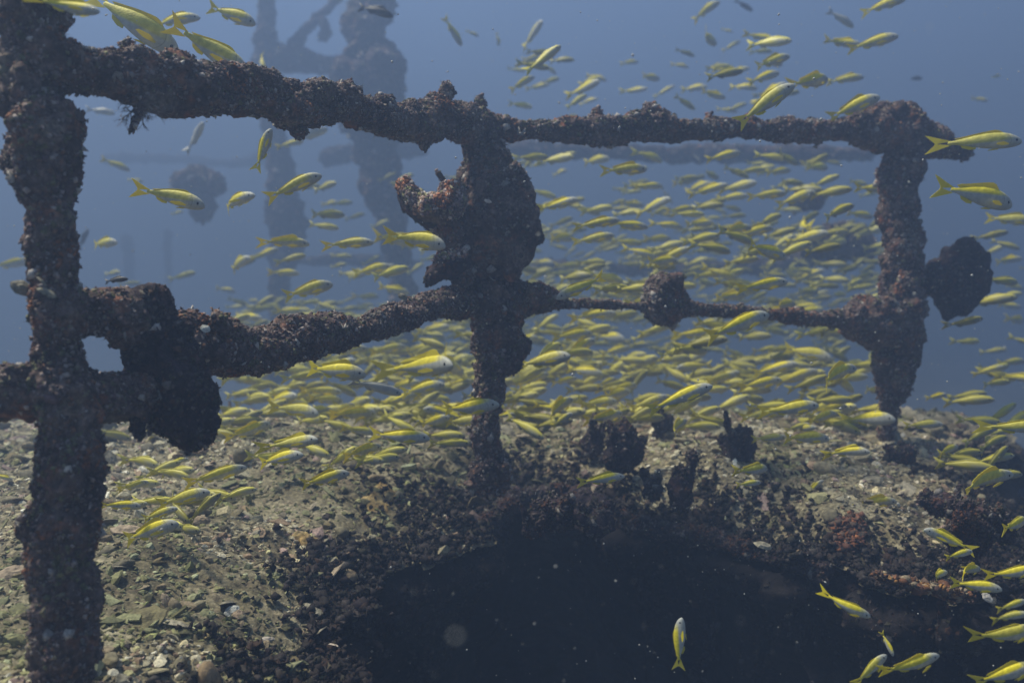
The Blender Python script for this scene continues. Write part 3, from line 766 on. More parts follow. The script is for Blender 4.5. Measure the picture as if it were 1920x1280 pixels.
for k, (px, py, s_, lab) in enumerate([(915, 377, .011, 'round white shell on the dark plate sponge of the centre post'), (755, 556, .014, 'pale shell perched on the middle rail left of the centre post'), (385, 616, .010, 'bright white chip at the end of the hanging sponge on the middle rail')]):
    me = big_shape('shell', 60 + k); me.materials.clear(); me.materials.append(M_white if k != 1 else M_shell)
    o = link('shell', me); o.location = P(px, py, [2.72, 2.52, 1.8][k]); o.scale = (s_ * 1.2, s_, s_); o.rotation_euler = (1.1, .3, .5)
    tag(o, lab, 'shell')

# feathery tuft hanging under the top rail
def tuft(parent, px, py, d, seed, n=14, ln=.05, down=1.0):
    r = np.random.default_rng(seed); Vs = []; Fs = []; b = 0
    base_ = np.array(P(px, py, d))
    def twig(p0, dr, L_, w, depth):
        nonlocal b
        p_ = p0.copy(); prev = None; steps = 5
        for s2 in range(steps + 1):
            ww = w * (1 - .75 * s2 / steps)
            ring = [p_ + np.array([math.cos(a), .5 * math.sin(a), math.sin(a)]) * ww for a in (0, 2.1, 4.2)]
            Vs.extend(ring)
            if prev is not None:
                for i_ in range(3):
                    j_ = (i_ + 1) % 3
                    Fs.extend([[prev + i_, prev + j_, b + j_], [prev + i_, b + j_, b + i_]])
            prev = b; b += 3
            if depth < 2 and s2 in (2, 3, 4):
                for sg in (-1, 1):
                    sub = dr + sg * np.cross(dr, [0, 1, 0]) * .9 + r.normal(0, .2, 3)
                    pb = prev; twig(p_, sub / np.linalg.norm(sub), L_ * .4, ww * .8, depth + 1); prev = pb
            dr = dr + r.normal(0, .16, 3); dr /= np.linalg.norm(dr); p_ = p_ + dr * L_ / steps
    for k in range(n):
        dr = r.normal(0, 1, 3); dr[2] = -abs(dr[2]) * down; dr[1] *= .5; dr /= np.linalg.norm(dr)
        twig(base_.copy(), dr, ln * r.uniform(.6, 1.2), .0022, 0)
    return link('fronds', trimesh('fronds', np.array(Vs), np.array(Fs), M_frond, False), parent)
M_frond = growth_mat('frond', [(0.3, (0.10, 0.08, 0.07)), (0.7, (0.32, 0.28, 0.22))], pf=.2)
t = thing('hydroid', 'small feathery hydroid tuft hanging under the top rail near the left post', 'hydroid', P(255, 205, 1.75))
tuft(t, 262, 195, 1.72, 5, 12, .055)
encrust('stem', t, [(275, 175, 12, 1.73), (265, 205, 9, 1.72), (250, 235, 6, 1.72), (243, 250, 3, 1.72)], 150, bits=1.5)

# dark sponges standing on the deck
def deck_sponge(px, py, h, w, seed, label, rough=1.0):
    g = G(px, py); d_ = (g - CAM).dot(Vector((0, cT, -sT)))
    t = empty('dark_sponge', g, label, 'sponge', 'dark sponges standing on the rubble')
    q = np.random.default_rng(seed)
    encrust('body', t, [(px - w * .1, py + 8, w * .6, d_), (px, py - h * .25, w * .85, d_), (px + w * .1, py - h * .55, w * .55, d_), (px + w * .05, py - h * .75, w * .25, d_)], seed, M_sponge, pal=PAL_D, bits=1.3, rough=1.4, flat=.8)
    for k in range(5):
        x1 = px + w * q.uniform(-1.0, 1.0); y1 = py - h * q.uniform(.45, 1.05); rr = w * q.uniform(.16, .34); dd = d_ + q.uniform(-.06, .06)
        encrust('lobe', t, [(px + (x1 - px) * .3, py - h * .15, rr * 1.1, d_), (px + (x1 - px) * .7 + q.uniform(-4, 4), (py - h * .2 + y1) / 2, rr, dd), (x1, y1, rr * q.uniform(.5, 1.2), dd)], seed * 10 + k, M_sponge, pal=PAL_D, bits=1.5, rough=1.6)
    return t
deck_sponge(1165, 880, 120, 50, 160, 'tallest dark sponge on the deck, right of the centre post')
deck_sponge(1110, 850, 75, 28, 161, 'low dark sponge leaning against the left of the tallest deck sponge')
deck_sponge(1385, 870, 95, 38, 162, 'dark oval sponge on the deck between centre and right posts')
deck_sponge(1275, 950, 105, 30, 163, 'narrow dark sponge near the pit edge, below the coral ball')
deck_sponge(1245, 820, 60, 26, 164, 'small dark sponge just behind the tallest deck sponge')
deck_sponge(1225, 930, 50, 26, 165, 'short dark sponge left of the narrow sponge at the pit edge')
deck_sponge(1815, 1040, 125, 62, 166, 'broad dark sponge at the right tip of the deck')
deck_sponge(1880, 1010, 70, 30, 167, 'small dark sponge at the far right behind the broad one')
deck_sponge(1760, 960, 50, 40, 168, 'low dark sponge left behind the broad one at the right tip')
deck_sponge(1040, 985, 70, 50, 169, 'dark bushy sponge on the pit rim below the centre post')
deck_sponge(1120, 1000, 60, 45, 170, 'dark mound sponge on the pit rim, right of the bushy one')
deck_sponge(1000, 1000, 60, 30, 171, 'small dark sponge at the inner corner of the pit rim')
deck_sponge(1690, 870, 50, 34, 173, 'dark sponge at the foot of the right post')
def patch(px, py, rx, ry, seed, label, m=None, dz=.0):
    g = G(px, py); d_ = (g - CAM).dot(Vector((0, cT, -sT)))
    n, mm = 20, 40; Q, A_ = np.meshgrid(np.linspace(0, 1, n), np.linspace(0, 2 * math.pi, mm, endpoint=False), indexing='ij')
    sx = rx / FPX * d_; sy = ry / FPX * d_ * 3.0
    x_ = (g.x + Q * np.cos(A_) * sx).ravel(); y_ = (g.y + Q * np.sin(A_) * sy).ravel()
    w = 1 + .35 * fbm(np.stack([np.cos(A_).ravel() * 1.5, np.sin(A_).ravel() * 1.5, Q.ravel() * 0 + seed], 1), seed, 2)
    x_ = g.x + (x_ - g.x) * w; y_ = g.y + (y_ - g.y) * w
    p = np.stack([x_, y_, x_ * 0], 1)
    z_ = height(x_, y_) + .004 * (1 - Q.ravel() ** 2) + .010 * knobs(p / .03, seed) + .008 * fbm(p / .05, seed + 2, 2) - .016 * Q.ravel() ** 4 + .002
    i, j = np.meshgrid(np.arange(n - 1), np.arange(mm), indexing='ij')
    a_ = (i * mm + j).ravel(); b_ = (i * mm + (j + 1) % mm).ravel()
    F = np.concatenate([np.stack([a_, a_ + mm, b_ + mm], 1), np.stack([a_, b_ + mm, b_], 1)])
    o = link('encrusting_sponge', trimesh('encrusting_sponge', np.stack([x_, y_, z_], 1), F, m or M_orange))
    return tag(o, label, 'sponge')
patch(715, 918, 36, 16, 180, 'orange brown sponge patch crusted flat on the rubble left of the centre post')
patch(575, 985, 26, 9, 181, 'small orange sponge smear on the rubble below the yellow fish')
def cluster(px, py, rx, ry, n, seed, label, pal, zoff=-.05):
    q = np.random.default_rng(seed); aa = q.uniform(0, 6.28, n); rr = np.sqrt(q.random(n)) * q.uniform(.6, 1.1, n)
    pos = []
    for k in range(n):
        g = G(px + rx * rr[k] * math.cos(aa[k]), py + ry * rr[k] * math.sin(aa[k]), zoff); pos.append((g.x, g.y))
    pos = np.array(pos); z_ = height(pos[:, 0], pos[:, 1]) + .016
    v, f, t = scatter(BITS, np.stack([pos[:, 0], pos[:, 1], z_], 1), frames(np.stack([np.zeros(n), np.zeros(n), np.ones(n)], 1) + q.normal(0, .5, (n, 3)), q), .009 * np.exp(q.normal(0, .35, n)), palette(np.array(pal), n, q), q.choice(11, n))
    return tag(link('encrusting_sponge', trimesh('encrusting_sponge', v, f, M_bits, True, t)), label, 'sponge')
cluster(1735, 1098, 95, 22, 1300, 184, 'orange and brown sponge crust along the right deck edge', [(.34, .17, .05), (.22, .10, .05), (.14, .09, .06), (.30, .24, .16), (.10, .06, .05)])
cluster(1590, 985, 34, 14, 420, 183, 'rusty sponge patch on the rubble near the silver fish', [(.30, .12, .05), (.18, .08, .05), (.12, .08, .06)])

# ------------------------------------------------------------------ far wreckage
t = thing('mast', 'hazy overgrown mast rising behind the left half of the top rail', 'mast', P(500, 620, 12.8))
encrust('pole', t, [(497, -60, 19, 12.8), (500, 60, 20, 12.8), (505, 150, 22, 12.8), (515, 260, 20, 12.8), (525, 330, 30, 12.8), (532, 400, 40, 12.8), (535, 470, 32, 12.8), (525, 540, 20, 12.8), (520, 640, 18, 12.8), (520, 720, 18, 12.8)], 200, M_far, bits=.5, rough=2.0)
encrust('arm', t, [(500, 118, 34, 12.8), (550, 112, 30, 12.8), (600, 125, 16, 12.8), (650, 128, 14, 12.8)], 201, M_far, bits=.5, rough=2.0)
encrust('brace', t, [(545, 95, 10, 12.8), (575, 58, 10, 12.8), (600, 30, 12, 12.8), (640, -10, 11, 12.8)], 202, M_far, bits=.5, rough=2.0)
encrust('brace', t, [(600, 30, 10, 12.8), (612, 60, 12, 12.8), (600, 75, 7, 12.8)], 203, M_far, bits=.5, rough=2.0)
t = thing('wreck_tower', 'hazy cone shaped overgrown tower behind the top rail near the mast', 'tower', P(700, 300, 11))
encrust('body', t, [(700, -60, 26, 11), (700, 0, 34, 11), (692, 50, 42, 11), (696, 110, 58, 11), (700, 160, 74, 11), (700, 200, 78, 11), (705, 260, 50, 11), (710, 320, 38, 11), (735, 420, 28, 11), (755, 540, 22, 11), (760, 700, 20, 11)], 204, M_far, bits=.8, rough=2.0)
encrust('ledge', t, [(560, 490, 8, 14.9), (640, 488, 13, 14.9), (720, 492, 12, 14.9), (790, 500, 9, 14.9)], 205, M_far, bits=.4, rough=1.4)
encrust('ledge', t, [(600, 300, 14, 14.9), (660, 285, 20, 14.9), (730, 275, 24, 14.9), (800, 285, 14, 14.9)], 206, M_far, bits=.4, rough=1.4)
t = thing('far_railing', 'hazy second railing running behind and parallel to the right half of the top rail', 'railing', P(1300, 600, 9.5))
encrust('top_rail', t, [(900, 276, 13, 11.6), (1050, 282, 16, 11.3), (1200, 290, 20, 11.1), (1350, 292, 20, 10.8), (1480, 290, 16, 10.5), (1640, 292, 15, 10.3)], 207, M_far, bits=.4, rough=1.4)
encrust('middle_rail', t, [(1000, 500, 8, 11.3), (1200, 505, 8, 11.1), (1420, 500, 9, 10.7), (1560, 470, 24, 10.4), (1640, 470, 26, 10.3)], 210, M_far, bits=.4, rough=1.4)
t = thing('far_coral', 'hazy dark coral clump with a round lower lobe, left of the mast', 'coral', P(375, 380, 10.8))
encrust('crown', t, [(325, 350, 14, 10.8), (350, 340, 26, 10.8), (385, 345, 30, 10.8), (420, 355, 14, 10.8)], 211, M_far, bits=3.5, rough=2.2)
encrust('lobe', t, [(382, 360, 20, 10.8), (380, 385, 26, 10.8), (380, 402, 22, 10.8), (380, 418, 8, 10.8)], 212, M_far, rough=1.2)
t = thing('far_sponge', 'hazy dark rounded sponge mass left of the right post', 'sponge', P(1570, 470, 8))
encrust('body', t, [(1500, 455, 16, 8), (1540, 460, 34, 8), (1590, 462, 42, 8), (1640, 468, 30, 8)], 214, M_far, bits=1, rough=2)
encrust('lobe', t, [(1480, 385, 10, 8.1), (1510, 378, 24, 8.1), (1545, 382, 12, 8.1)], 215, M_far, bits=1, rough=2)
t = thing('distant_scaffold', 'faint overgrown frame of posts and a beam behind the left post', 'frame', P(280, 620, 23))
encrust('post', t, [(238, 440, 9, 23), (241, 500, 11, 23), (240, 720, 8, 23)], 216, M_far, bits=.3)
encrust('post', t, [(314, 430, 7, 23), (315, 520, 8, 23), (314, 720, 7, 23)], 217, M_far, bits=.3)
encrust('beam', t, [(190, 300, 7, 23), (300, 298, 10, 23), (420, 305, 10, 23), (500, 300, 10, 23)], 218, M_far, bits=.3)
encrust('beam', t, [(200, 585, 8, 22), (350, 600, 9, 22), (500, 600, 10, 22)], 219, M_far, bits=.3)
# ------------------------------------------------------------------ fish
def fish_meshes(bend, low=False, fold=0.35):
    """unit fish: snout at x=1, tail tip at x=0, z up; bend curves the rear sideways"""
    xs = [0.20, 0.26, 0.34, 0.44, 0.55, 0.66, 0.76, 0.85, 0.92, 0.965, 0.99, 1.0]
    hh = [0.022, 0.028, 0.048, 0.076, 0.098, 0.108, 0.106, 0.093, 0.072, 0.048, 0.024, 0.004]
    cz = [0.004, 0.004, 0.004, 0.002, 0.000, -.002, -.004, -.008, -.014, -.020, -.024, -.026]
    wd = [0.010, 0.014, 0.026, 0.040, 0.052, 0.058, 0.057, 0.050, 0.040, 0.028, 0.014, 0.003]
    n = 8 if low else 16
    if low: k = [0, 2, 4, 6, 8, 10, 11]; xs, hh, cz, wd = ([q[i] for i in k] for q in (xs, hh, cz, wd))
    def by(x): return bend * max(0, 0.75 - x) ** 2
    V = []; F = []
    for x, h, c, w in zip(xs, hh, cz, wd):
        for j in range(n):
            a = 2 * math.pi * j / n; ca, sa = math.cos(a), math.sin(a)
            V.append([x, by(x) + w * math.copysign(abs(ca) ** 1.1, ca), c + h * sa * (1.0 if sa > 0 else .92)])
    for i in range(len(xs) - 1):
        for j in range(n):
            a, b = i * n + j, i * n + (j + 1) % n
            F += [[a, b + n, b], [a, a + n, b + n]]
    s0 = len(V); V.append([xs[0] - .01, by(xs[0]), 0.004])
    for j in range(n): F.append([s0, j, (j + 1) % n])
    body = (np.array(V), np.array(F))
    def plate(outline, t=.003, side=None):
        V = []; m = len(outline)
        for s_ in (1, -1):
            for q in outline:
                if side is None: V.append([q[0], by(q[0]) + s_ * t, q[1]])
                else: V.append([q[0], side * (.055 + (0.90 - 0 - q[0]) * .35) + s_ * t * .6, q[1]])
        F = []
        for i in range(1, m - 1): F += [[0, i, i + 1], [m, m + i + 1, m + i]]
        for i in range(m): j = (i + 1) % m; F += [[i, m + i, m + j], [i, m + j, j]]
        return np.array(V), np.array(F)
    tail = plate([(0.10, 0.004), (0.23, -0.024), (0.14, -0.060), (0.04, -0.105), (0.0, -0.118), (0.035, -0.070), (0.075, -0.02), (0.085, 0.004), (0.075, 0.028), (0.035, 0.078), (0.0, 0.128), (0.04, 0.113), (0.14, 0.066), (0.23, 0.030)])
    prof = lambda x: float(np.interp(x, xs, [a_ + b_ for a_, b_ in zip(hh, cz)]))
    dors = plate([(0.52, prof(.52) - .012), (0.30, prof(.30) - .01), (0.25, prof(.25) + .012 + .02 * fold)] + [(x_, prof(x_) + q_ * fold + .004) for x_, q_ in ((.30, .042), (.37, .036), (.45, .036), (.52, .040), (.60, .050), (.66, .056), (.71, .046))] + [(0.77, prof(.77) - .002), (0.70, prof(.70) - .012)])
    anal = plate([(0.40, -0.05), (0.46, -0.070), (0.46, -0.095), (0.40, -0.098), (0.33, -0.070), (0.31, -0.036)])
    pelv = plate([(0.72, -0.09), (0.66, -0.095), (0.58, -0.118), (0.60, -0.123), (0.70, -0.112)])
    pec = [plate([(0.78, -0.045), (0.70, -0.02), (0.60, -0.035), (0.58, -0.055), (0.66, -0.07), (0.77, -0.06)], side=sg) for sg in (1, -1)]
    eyes = []
    for sg in (1, -1):
        V = []; F = []; er = .021; m = 8
        for i, (rr, dd) in enumerate([(1, 0), (.7, .6), (0.01, .85)]):
            for j in range(m):
                a = 2 * math.pi * j / m
                V.append([0.905 + er * rr * math.cos(a), sg * (.036 + dd * .010), -.002 + er * rr * math.sin(a)])
        for i in range(2):
            for j in range(m):
                a, b = i * m + j, i * m + (j + 1) % m
                F += [[a, b, b + m], [a, b + m, a + m]]
        eyes.append((np.array(V), np.array(F)))
    return dict(body=body, tail_fin=tail, dorsal_fin=dors, anal_fin=anal, pelvic_fin=pelv, pec=pec, eyes=eyes)

def joined(fm_, body_mat=None):
    Vs, Fs, ms, b = [], [], [], 0
    seq = [(fm_['body'], 0), (fm_['tail_fin'], 1), (fm_['dorsal_fin'], 1), (fm_['anal_fin'], 1)] + [(e_, 2) for e_ in fm_['eyes']]
    for (v, f), mi in seq:
        Vs.append(v); Fs.append(f + b); ms += [mi] * len(f); b += len(v)
    return np.concatenate(Vs), np.concatenate(Fs), np.array(ms)
BENDS = [0.0, 0.35, -0.35, 0.7, -0.7]
FISH = []
for bd in BENDS:
    fm_ = fish_meshes(bd, fold={0.0: .25, 0.35: .9, -0.35: .3, 0.7: .5, -0.7: 1.1}[bd])
    d_ = [('body', trimesh('fish_body', *fm_['body'], M_fish)), ('tail_fin', trimesh('fish_tail', *fm_['tail_fin'], M_fin, False)),
          ('dorsal_fin', trimesh('fish_dorsal', *fm_['dorsal_fin'], M_fin, False)), ('anal_fin', trimesh('fish_anal', *fm_['anal_fin'], M_fin, False)),
          ('pelvic_fin', trimesh('fish_pelvic', *fm_['pelvic_fin'], M_fin, False))]
    d_ += [('pectoral_fin', trimesh('fish_pectoral', *q, M_fin, False)) for q in fm_['pec']]
    d_ += [('eye', trimesh('fish_eye', *q, M_eye)) for q in fm_['eyes']]
    lowm = {}
    for key, bm_, fn_ in (('y', M_fish, M_fin), ('d', M_dark, M_dark), ('p', M_pale, M_pale)):
        v, f, ms = joined(fm_)
        lowm[key] = trimesh('fish', v, f, [bm_, fn_, M_eye], True, fm=ms)
    FISH.append((d_, lowm))
FWD = Vector((0, cT, -sT)); UPV = Vector((0, sT, cT))
def fish_frame(tx, ty, hx, hy, d, yaw, r):
    """rotation / size for a fish seen from tail (tx,ty) to snout (hx,hy), turned yaw out of the picture plane"""
    A = P(tx, ty, d); B = P(hx, hy, d)
    ax = B - A; L_ = ax.length / max(.45, math.cos(yaw)); ax.normalize()
    ax = (ax * math.cos(yaw) + FWD * math.sin(yaw)).normalized()
    z = Vector((0, 0, 1)) if abs(ax.z) < .93 else Vector((-1, 0, 0)) * (1 if ax.z > 0 else -1)
    y_ = z.cross(ax).normalized(); z = ax.cross(y_)
    M_ = Matrix((ax, y_, z)).transposed()
    roll = Matrix.Rotation(r.normal(0, .10), 3, 'X')
    M_ = M_ @ roll
    mid = (A + B) / 2
    loc = mid - (M_ @ Vector((0.5, 0, 0))) * L_
    return loc, M_.to_quaternion(), L_

# (tail x, tail y, snout x, snout y, [depth], [kind], [label])
Fh = [
 (70,10,190,22,1.48,'y','pale silver fish with yellow back, leftmost along the top edge'),
 (172,-8,323,86,None,'y','largest grey fish slanting down to the right at the top left'),
 (275,42,374,30,None,'y','yellow-backed fish with arched back above the left rail, level'),
 (386,10,482,46,None,'y','silver fish slanting down right beside the mast top'),
 (325,52,465,134,None,'y','slim fish with dark back diving right toward the top rail'),
 (478,95,500,142,None,'y','small yellow-tailed fish diving in front of the mast'),
 (160,205,216,212,None,'p','pale blurred fish beside the hydroid tuft below the top rail'),
 (350,284,386,232,None,'p','pale small fish swimming steeply up under the left top rail'),
 (480,322,508,242,2.6,'y','silver fish hanging head up in front of the mast below the rail'),
 (518,278,568,262,None,'y','yellow-tailed fish tucked under the top rail beside the mast'),
 (560,268,612,238,None,'p','pale fish heading up under the top rail right of the mast'),
 (256,352,388,386,None,'y','long fish with yellow back, leftmost of the pair before the far coral'),
 (384,388,486,368,None,'y','yellow-backed fish, right of the pair before the far coral'),
 (497,374,602,326,None,'y','yellow-backed fish climbing right in front of the mast'),
 (488,450,580,456,None,'y','bright yellow-backed level fish crossing the mast between the rails'),
 (606,458,702,454,None,'y','yellow level fish right of the mast between the rails'),
 (728,436,838,462,2.75,'y','large yellow-tailed fish beside the oyster left of the centre post'),
 (530,558,622,530,None,'y','bright yellow fish climbing right just above the middle rail'),
 (1142,518,1042,558,2.8,'y','bright yellow fish facing left just right of the centre post'),
 (1212,772,1334,720,2.7,'y','large yellow and silver fish climbing right above the dark deck sponge'),
 (1318,634,1446,586,2.9,'y','large yellow fish climbing right across the thin middle rail'),
 (818,778,936,754,2.75,'y','grey and yellow fish crossing in front of the centre post'),
 (565,690,688,700,2.6,'y','large pale-headed fish just under the middle rail left of centre'),
 (655,712,752,738,2.7,'p','blue grey fish with plain sides among the yellow school'),
 (1385,230,1482,162,None,'y','bright yellow fish climbing right above the right half of the rail'),
 (1764,268,1918,262,2.6,'y','large yellow-backed fish at the right edge level with the top rail'),
 (1760,352,1908,380,2.5,'y','large silver fish with yellow back right of the right post'),
 (1850,805,1975,798,2.4,'y','yellow-tailed fish leaving the right edge above the deck'),
 (1770,905,1905,888,2.5,'y','yellow fish swimming right above the broad dark sponge'),
 (1822,1030,1732,990,2.0,'y','bright silver fish facing left with yellow back over the right deck'),
 (1540,1122,1630,1152,1.75,'y','lone yellow-backed fish in the dark below the right deck edge'),
 (1272,1255,1276,1158,1.9,'y','fish hanging vertically head up in the dark pit'),
 (1600,1285,1662,1226,1.8,'y','left of two rounded fish at the bottom in the dark'),
 (1655,1270,1762,1226,1.7,'y','right of two rounded fish at the bottom in the dark'),
 (1834,1212,1940,1172,1.7,'y','yellow-tailed fish at the lower right edge in the dark'),
 (1832,1290,1940,1240,1.7,'y','bright yellow fish in the bottom right corner'),
 (1655,1185,1672,1226,2.0,'y','small yellow fish diving in the dark below the right edge'),
 (1084,905,1172,892,2.6,'y','lone bright yellow fish above the dark pit rim'),
 (1590,940,1680,938,2.9,'y','green yellow level fish over the rubble near the right edge'),
 (1504,935,1542,898,3.0,'y','dull yellow fish climbing over the rubble on the right'),
 (668,10,738,30,None,'d','dark grey fish against the top of the hazy tower'),
 (150,470,164,428,None,'d','small dark fish hanging upright just right of the left post'),
 (192,528,240,522,1.75,'d','dark fish resting on the growth at the start of the middle rail'),
 (1376,2,1412,20,None,'d','small dark fish at the top edge right of centre'),
 (1700,150,1732,145,None,'d','tiny dark fish above the right post'),
 (1550,20,1602,50,None,'p','pale oval fish near the top edge right of centre'),
 (290,948,396,918,2.3,'y','brightest yellow fish low over the rubble by the left post'),
 (188,945,264,948,2.0,'y','yellow fish touching the left post low over the rubble'),
 (222,1016,335,978,2.0,'y','lowest yellow fish over the rubble right of the left post'),
 (470,872,572,848,2.4,'y','bright yellow fish low over the rubble, lower of a close pair'),
 (500,842,602,818,2.5,'y','bright yellow fish low over the rubble, upper of a close pair'),
 (1214,405,1258,388,None,'y','small bright yellow fish right of centre between the rails'),
 (1238,350,1262,382,None,'p','small white fish in the school right of the centre post'),
 (1300,290,1316,304,None,'p','tiny bright white fish just under the right top rail'),
]
Fq = [
 (190,298,242,318),(238,336,268,340),(600,383,636,380),(322,402,344,396),(832,35,866,82),(873,58,898,68),(930,62,936,86),(980,82,1016,50),(983,112,1016,103),(1018,108,1050,97),
 (1020,125,1044,136),(952,173,1002,141),(990,166,1030,160),(1098,138,1138,152),(1068,177,1122,157),(1084,156,1130,147),(1084,193,1122,186),(1164,120,1198,114),(1194,149,1240,142),(1164,173,1212,168),
 (1226,181,1264,162),(1258,120,1292,126),(1050,226,1088,216),(1298,34,1346,7),(1620,16,1692,2),(1544,78,1612,86),(1598,86,1674,74),(1352,54,1374,61),(1398,60,1452,80),(1354,96,1388,77),
 (1298,76,1352,68),(1410,130,1480,104),(1324,131,1358,120),(1356,139,1404,129),(1400,157,1462,134),(1480,167,1562,139),(1552,152,1618,145),(1413,192,1472,157),(1278,166,1324,165),(1346,203,1384,209),
 (1558,218,1642,184),(1860,146,1878,141),(1820,185,1852,189),(1856,407,1930,416),(1322,300,1388,285),(1430,327,1484,317),(1394,322,1420,314),(1503,307,1548,299),(1353,357,1414,344),(1343,372,1402,367),
 (1284,357,1332,344),(1128,322,1214,314),(1088,302,1142,299),(1034,327,1064,319),(1212,388,1250,378),(1008,386,1038,382),(1074,427,1162,411),(155,457,228,455),(-10,503,46,487),(413,507,478,484),
 (503,510,562,512),(516,582,574,584),(592,577,624,564),(428,592,494,596),(404,540,442,546),(473,487,522,464),(698,518,740,496),(673,560,708,554),(998,490,1038,493),(1072,518,1122,513),
 (1072,455,1152,440),(1172,462,1234,484),(1222,497,1292,464),(1118,578,1172,586),(1078,592,1152,586),(788,622,844,610),(788,642,838,634),(778,670,836,654),(880,648,836,670),(562,728,642,734),
 (616,772,704,776),(718,758,784,736),(748,693,854,679),(748,738,834,719),(688,818,806,820),(778,803,844,779),(488,753,562,739),(508,763,604,772),(430,823,500,794),(560,913,654,884),
 (353,903,454,878),(224,917,274,904),(258,978,334,950),(313,867,352,860),(-12,888,22,900),(638,800,704,812),(973,688,1068,664),(938,748,968,733),(928,782,964,774),(1028,717,1084,709),
 (1038,632,1112,624),(1058,652,1114,640),(1173,646,1218,645),(1168,688,1218,677),(1113,722,1158,709),(998,758,1064,772),(1123,742,1184,734),(1448,688,1508,697),(1508,713,1614,688),(1383,728,1464,710),
 (1308,716,1384,703),(1278,684,1324,677),(1478,653,1548,670),(1378,543,1478,526),(1318,503,1384,522),(1388,460,1480,480),(1338,434,1414,424),(1308,462,1354,454),(1478,453,1544,438),(1388,783,1474,768),
 (1428,777,1534,757),(1408,824,1474,818),(1458,818,1558,822),(1488,807,1524,799),(1862,492,1914,484),(1878,533,1922,541),(1868,570,1914,576),(1888,703,1930,712),(1738,748,1774,738),(1743,848,1804,838),
 (1863,988,1940,978),(1858,1088,1940,1062),(1884,598,1930,602),(600,700,668,672),(610,660,690,652),(690,660,760,648),(580,745,640,752),(700,700,772,690),(640,850,712,838),(840,720,884,712),
 (1490,600,1545,585),(1500,560,1540,535),(1300,610,1350,600),(1330,560,1400,552),(1060,690,1130,700),(950,640,1010,632),(960,720,1030,700),(1100,790,1170,775),(1240,660,1300,650),(1600,790,1660,780),
 (1700,800,1760,792),(1560,850,1620,842),(1180,560,1128,548),(1470,430,1530,420),(1020,440,1062,436),(640,520,690,512),
]
rf = np.random.default_rng(77)
fish_list = [tuple(f) for f in Fh] + [(a, b, c, d, None, 'y', None) for a, b, c, d in Fq]
zones = [(480, 890, 640, 800, 26), (945, 1640, 560, 800, 42), (980, 1640, 320, 560, 34), (1240, 1480, 90, 200, 6), (1750, 1915, 470, 1180, 12), (500, 820, 440, 600, 8), (1300, 1640, 880, 960, 3)]
need = 300 - len(fish_list)
tot = sum(z[4] for z in zones)
for (x0, x1, y0, y1, n_) in zones:
    for k in range(int(round(n_ * need / tot))):
        cx, cy = rf.uniform(x0, x1), rf.uniform(y0, y1); L_ = rf.uniform(46, 84); a = R(-8) + rf.normal(0, .17)
        sg = -1 if rf.random() < .05 else 1
        fish_list.append((cx - sg * L_ / 2 * math.cos(a), cy - L_ / 2 * math.sin(a), cx + sg * L_ / 2 * math.cos(a), cy + L_ / 2 * math.sin(a), None, 'y', None))
def rowname(px, py):
    top = np.interp(px, [0, 200, 570, 870, 1740], [110, 140, 205, 235, 245])
    midr = np.interp(px, [0, 160, 400, 520, 850, 1040, 1640], [560, 590, 650, 650, 570, 570, 600])
    if px > 1740:
        return 'beyond the right post, high' if py < 500 else 'beyond the right post, low' if py < 850 else 'in the dark lower right'
    if py < top: return 'above the top rail'
    if py < (top + midr) / 2: return 'close under the top rail'
    if py < midr: return 'close above the middle rail'
    if py < midr + 110: return 'just below the middle rail'
    if py < midr + 190: return 'well below the middle rail'
    return 'low over the rubble'
def colname(px):
    for lim, nm in ((190, 'by the left post'), (480, 'right of the left post'), (620, 'around the mast'), (760, 'before the tower'), (905, 'left of centre post'), (1080, 'right of centre post'), (1190, 'left of coral ball'), (1300, 'at the coral ball'), (1420, 'right of coral ball'), (1530, 'midway to right post'), (1740, 'at the right post')):
        if px < lim: return nm
    return ''
cells = {}
for idx, f in enumerate(fish_list):
    cx, cy = (f[0] + f[2]) / 2, (f[1] + f[3]) / 2
    if f[6] is None: cells.setdefault((rowname(cx, cy), colname(cx)), []).append((cx, idx))
ORD = ['leftmost', 'second from left', 'third from left', 'fourth from left', 'fifth from left', 'sixth from left', 'seventh from left', 'eighth from left', 'ninth from left', 'tenth from left', 'eleventh from left', 'twelfth from left', 'thirteenth from left', 'fourteenth from left', 'fifteenth from left', 'sixteenth from left', 'seventeenth from left', 'eighteenth from left', 'nineteenth from left', 'twentieth from left']
labels = {}
for (rn, cn), lst in cells.items():
    lst.sort()
    for k, (cx, idx) in enumerate(lst):
        o_ = ORD[min(k, 19)] + '' if len(lst) > 1 else 'only one there'
        labels[idx] = ('yellow-backed fish ' + rn + ' ' + cn + ', ' + o_).replace('  ', ' ').replace(' ,', ',')
def px_len(f): return math.hypot(f[2] - f[0], f[3] - f[1])
order = sorted(range(len(fish_list)), key=lambda k: -px_len(fish_list[k]))
detail = set([k for k in order if fish_list[k][5] == 'y'][:110])
GRP = 'yellow-backed fish schooling around the railing'
def depth_of(f):
    L_ = px_len(f); d_ = f[4]
    if d_ is None: d_ = min(8.0, max(2.2, FPX * 0.20 / max(L_, 1)))
    # a fish whose line of sight crosses the deck stays above it
    cy = max(f[1], f[3])
    if cy > 700 and f[4] is None:
        ang = PITCH + math.atan((cy + 25 - 640) / FPX); d_ = min(d_, 0.80 / math.tan(ang) * .95)
    return d_
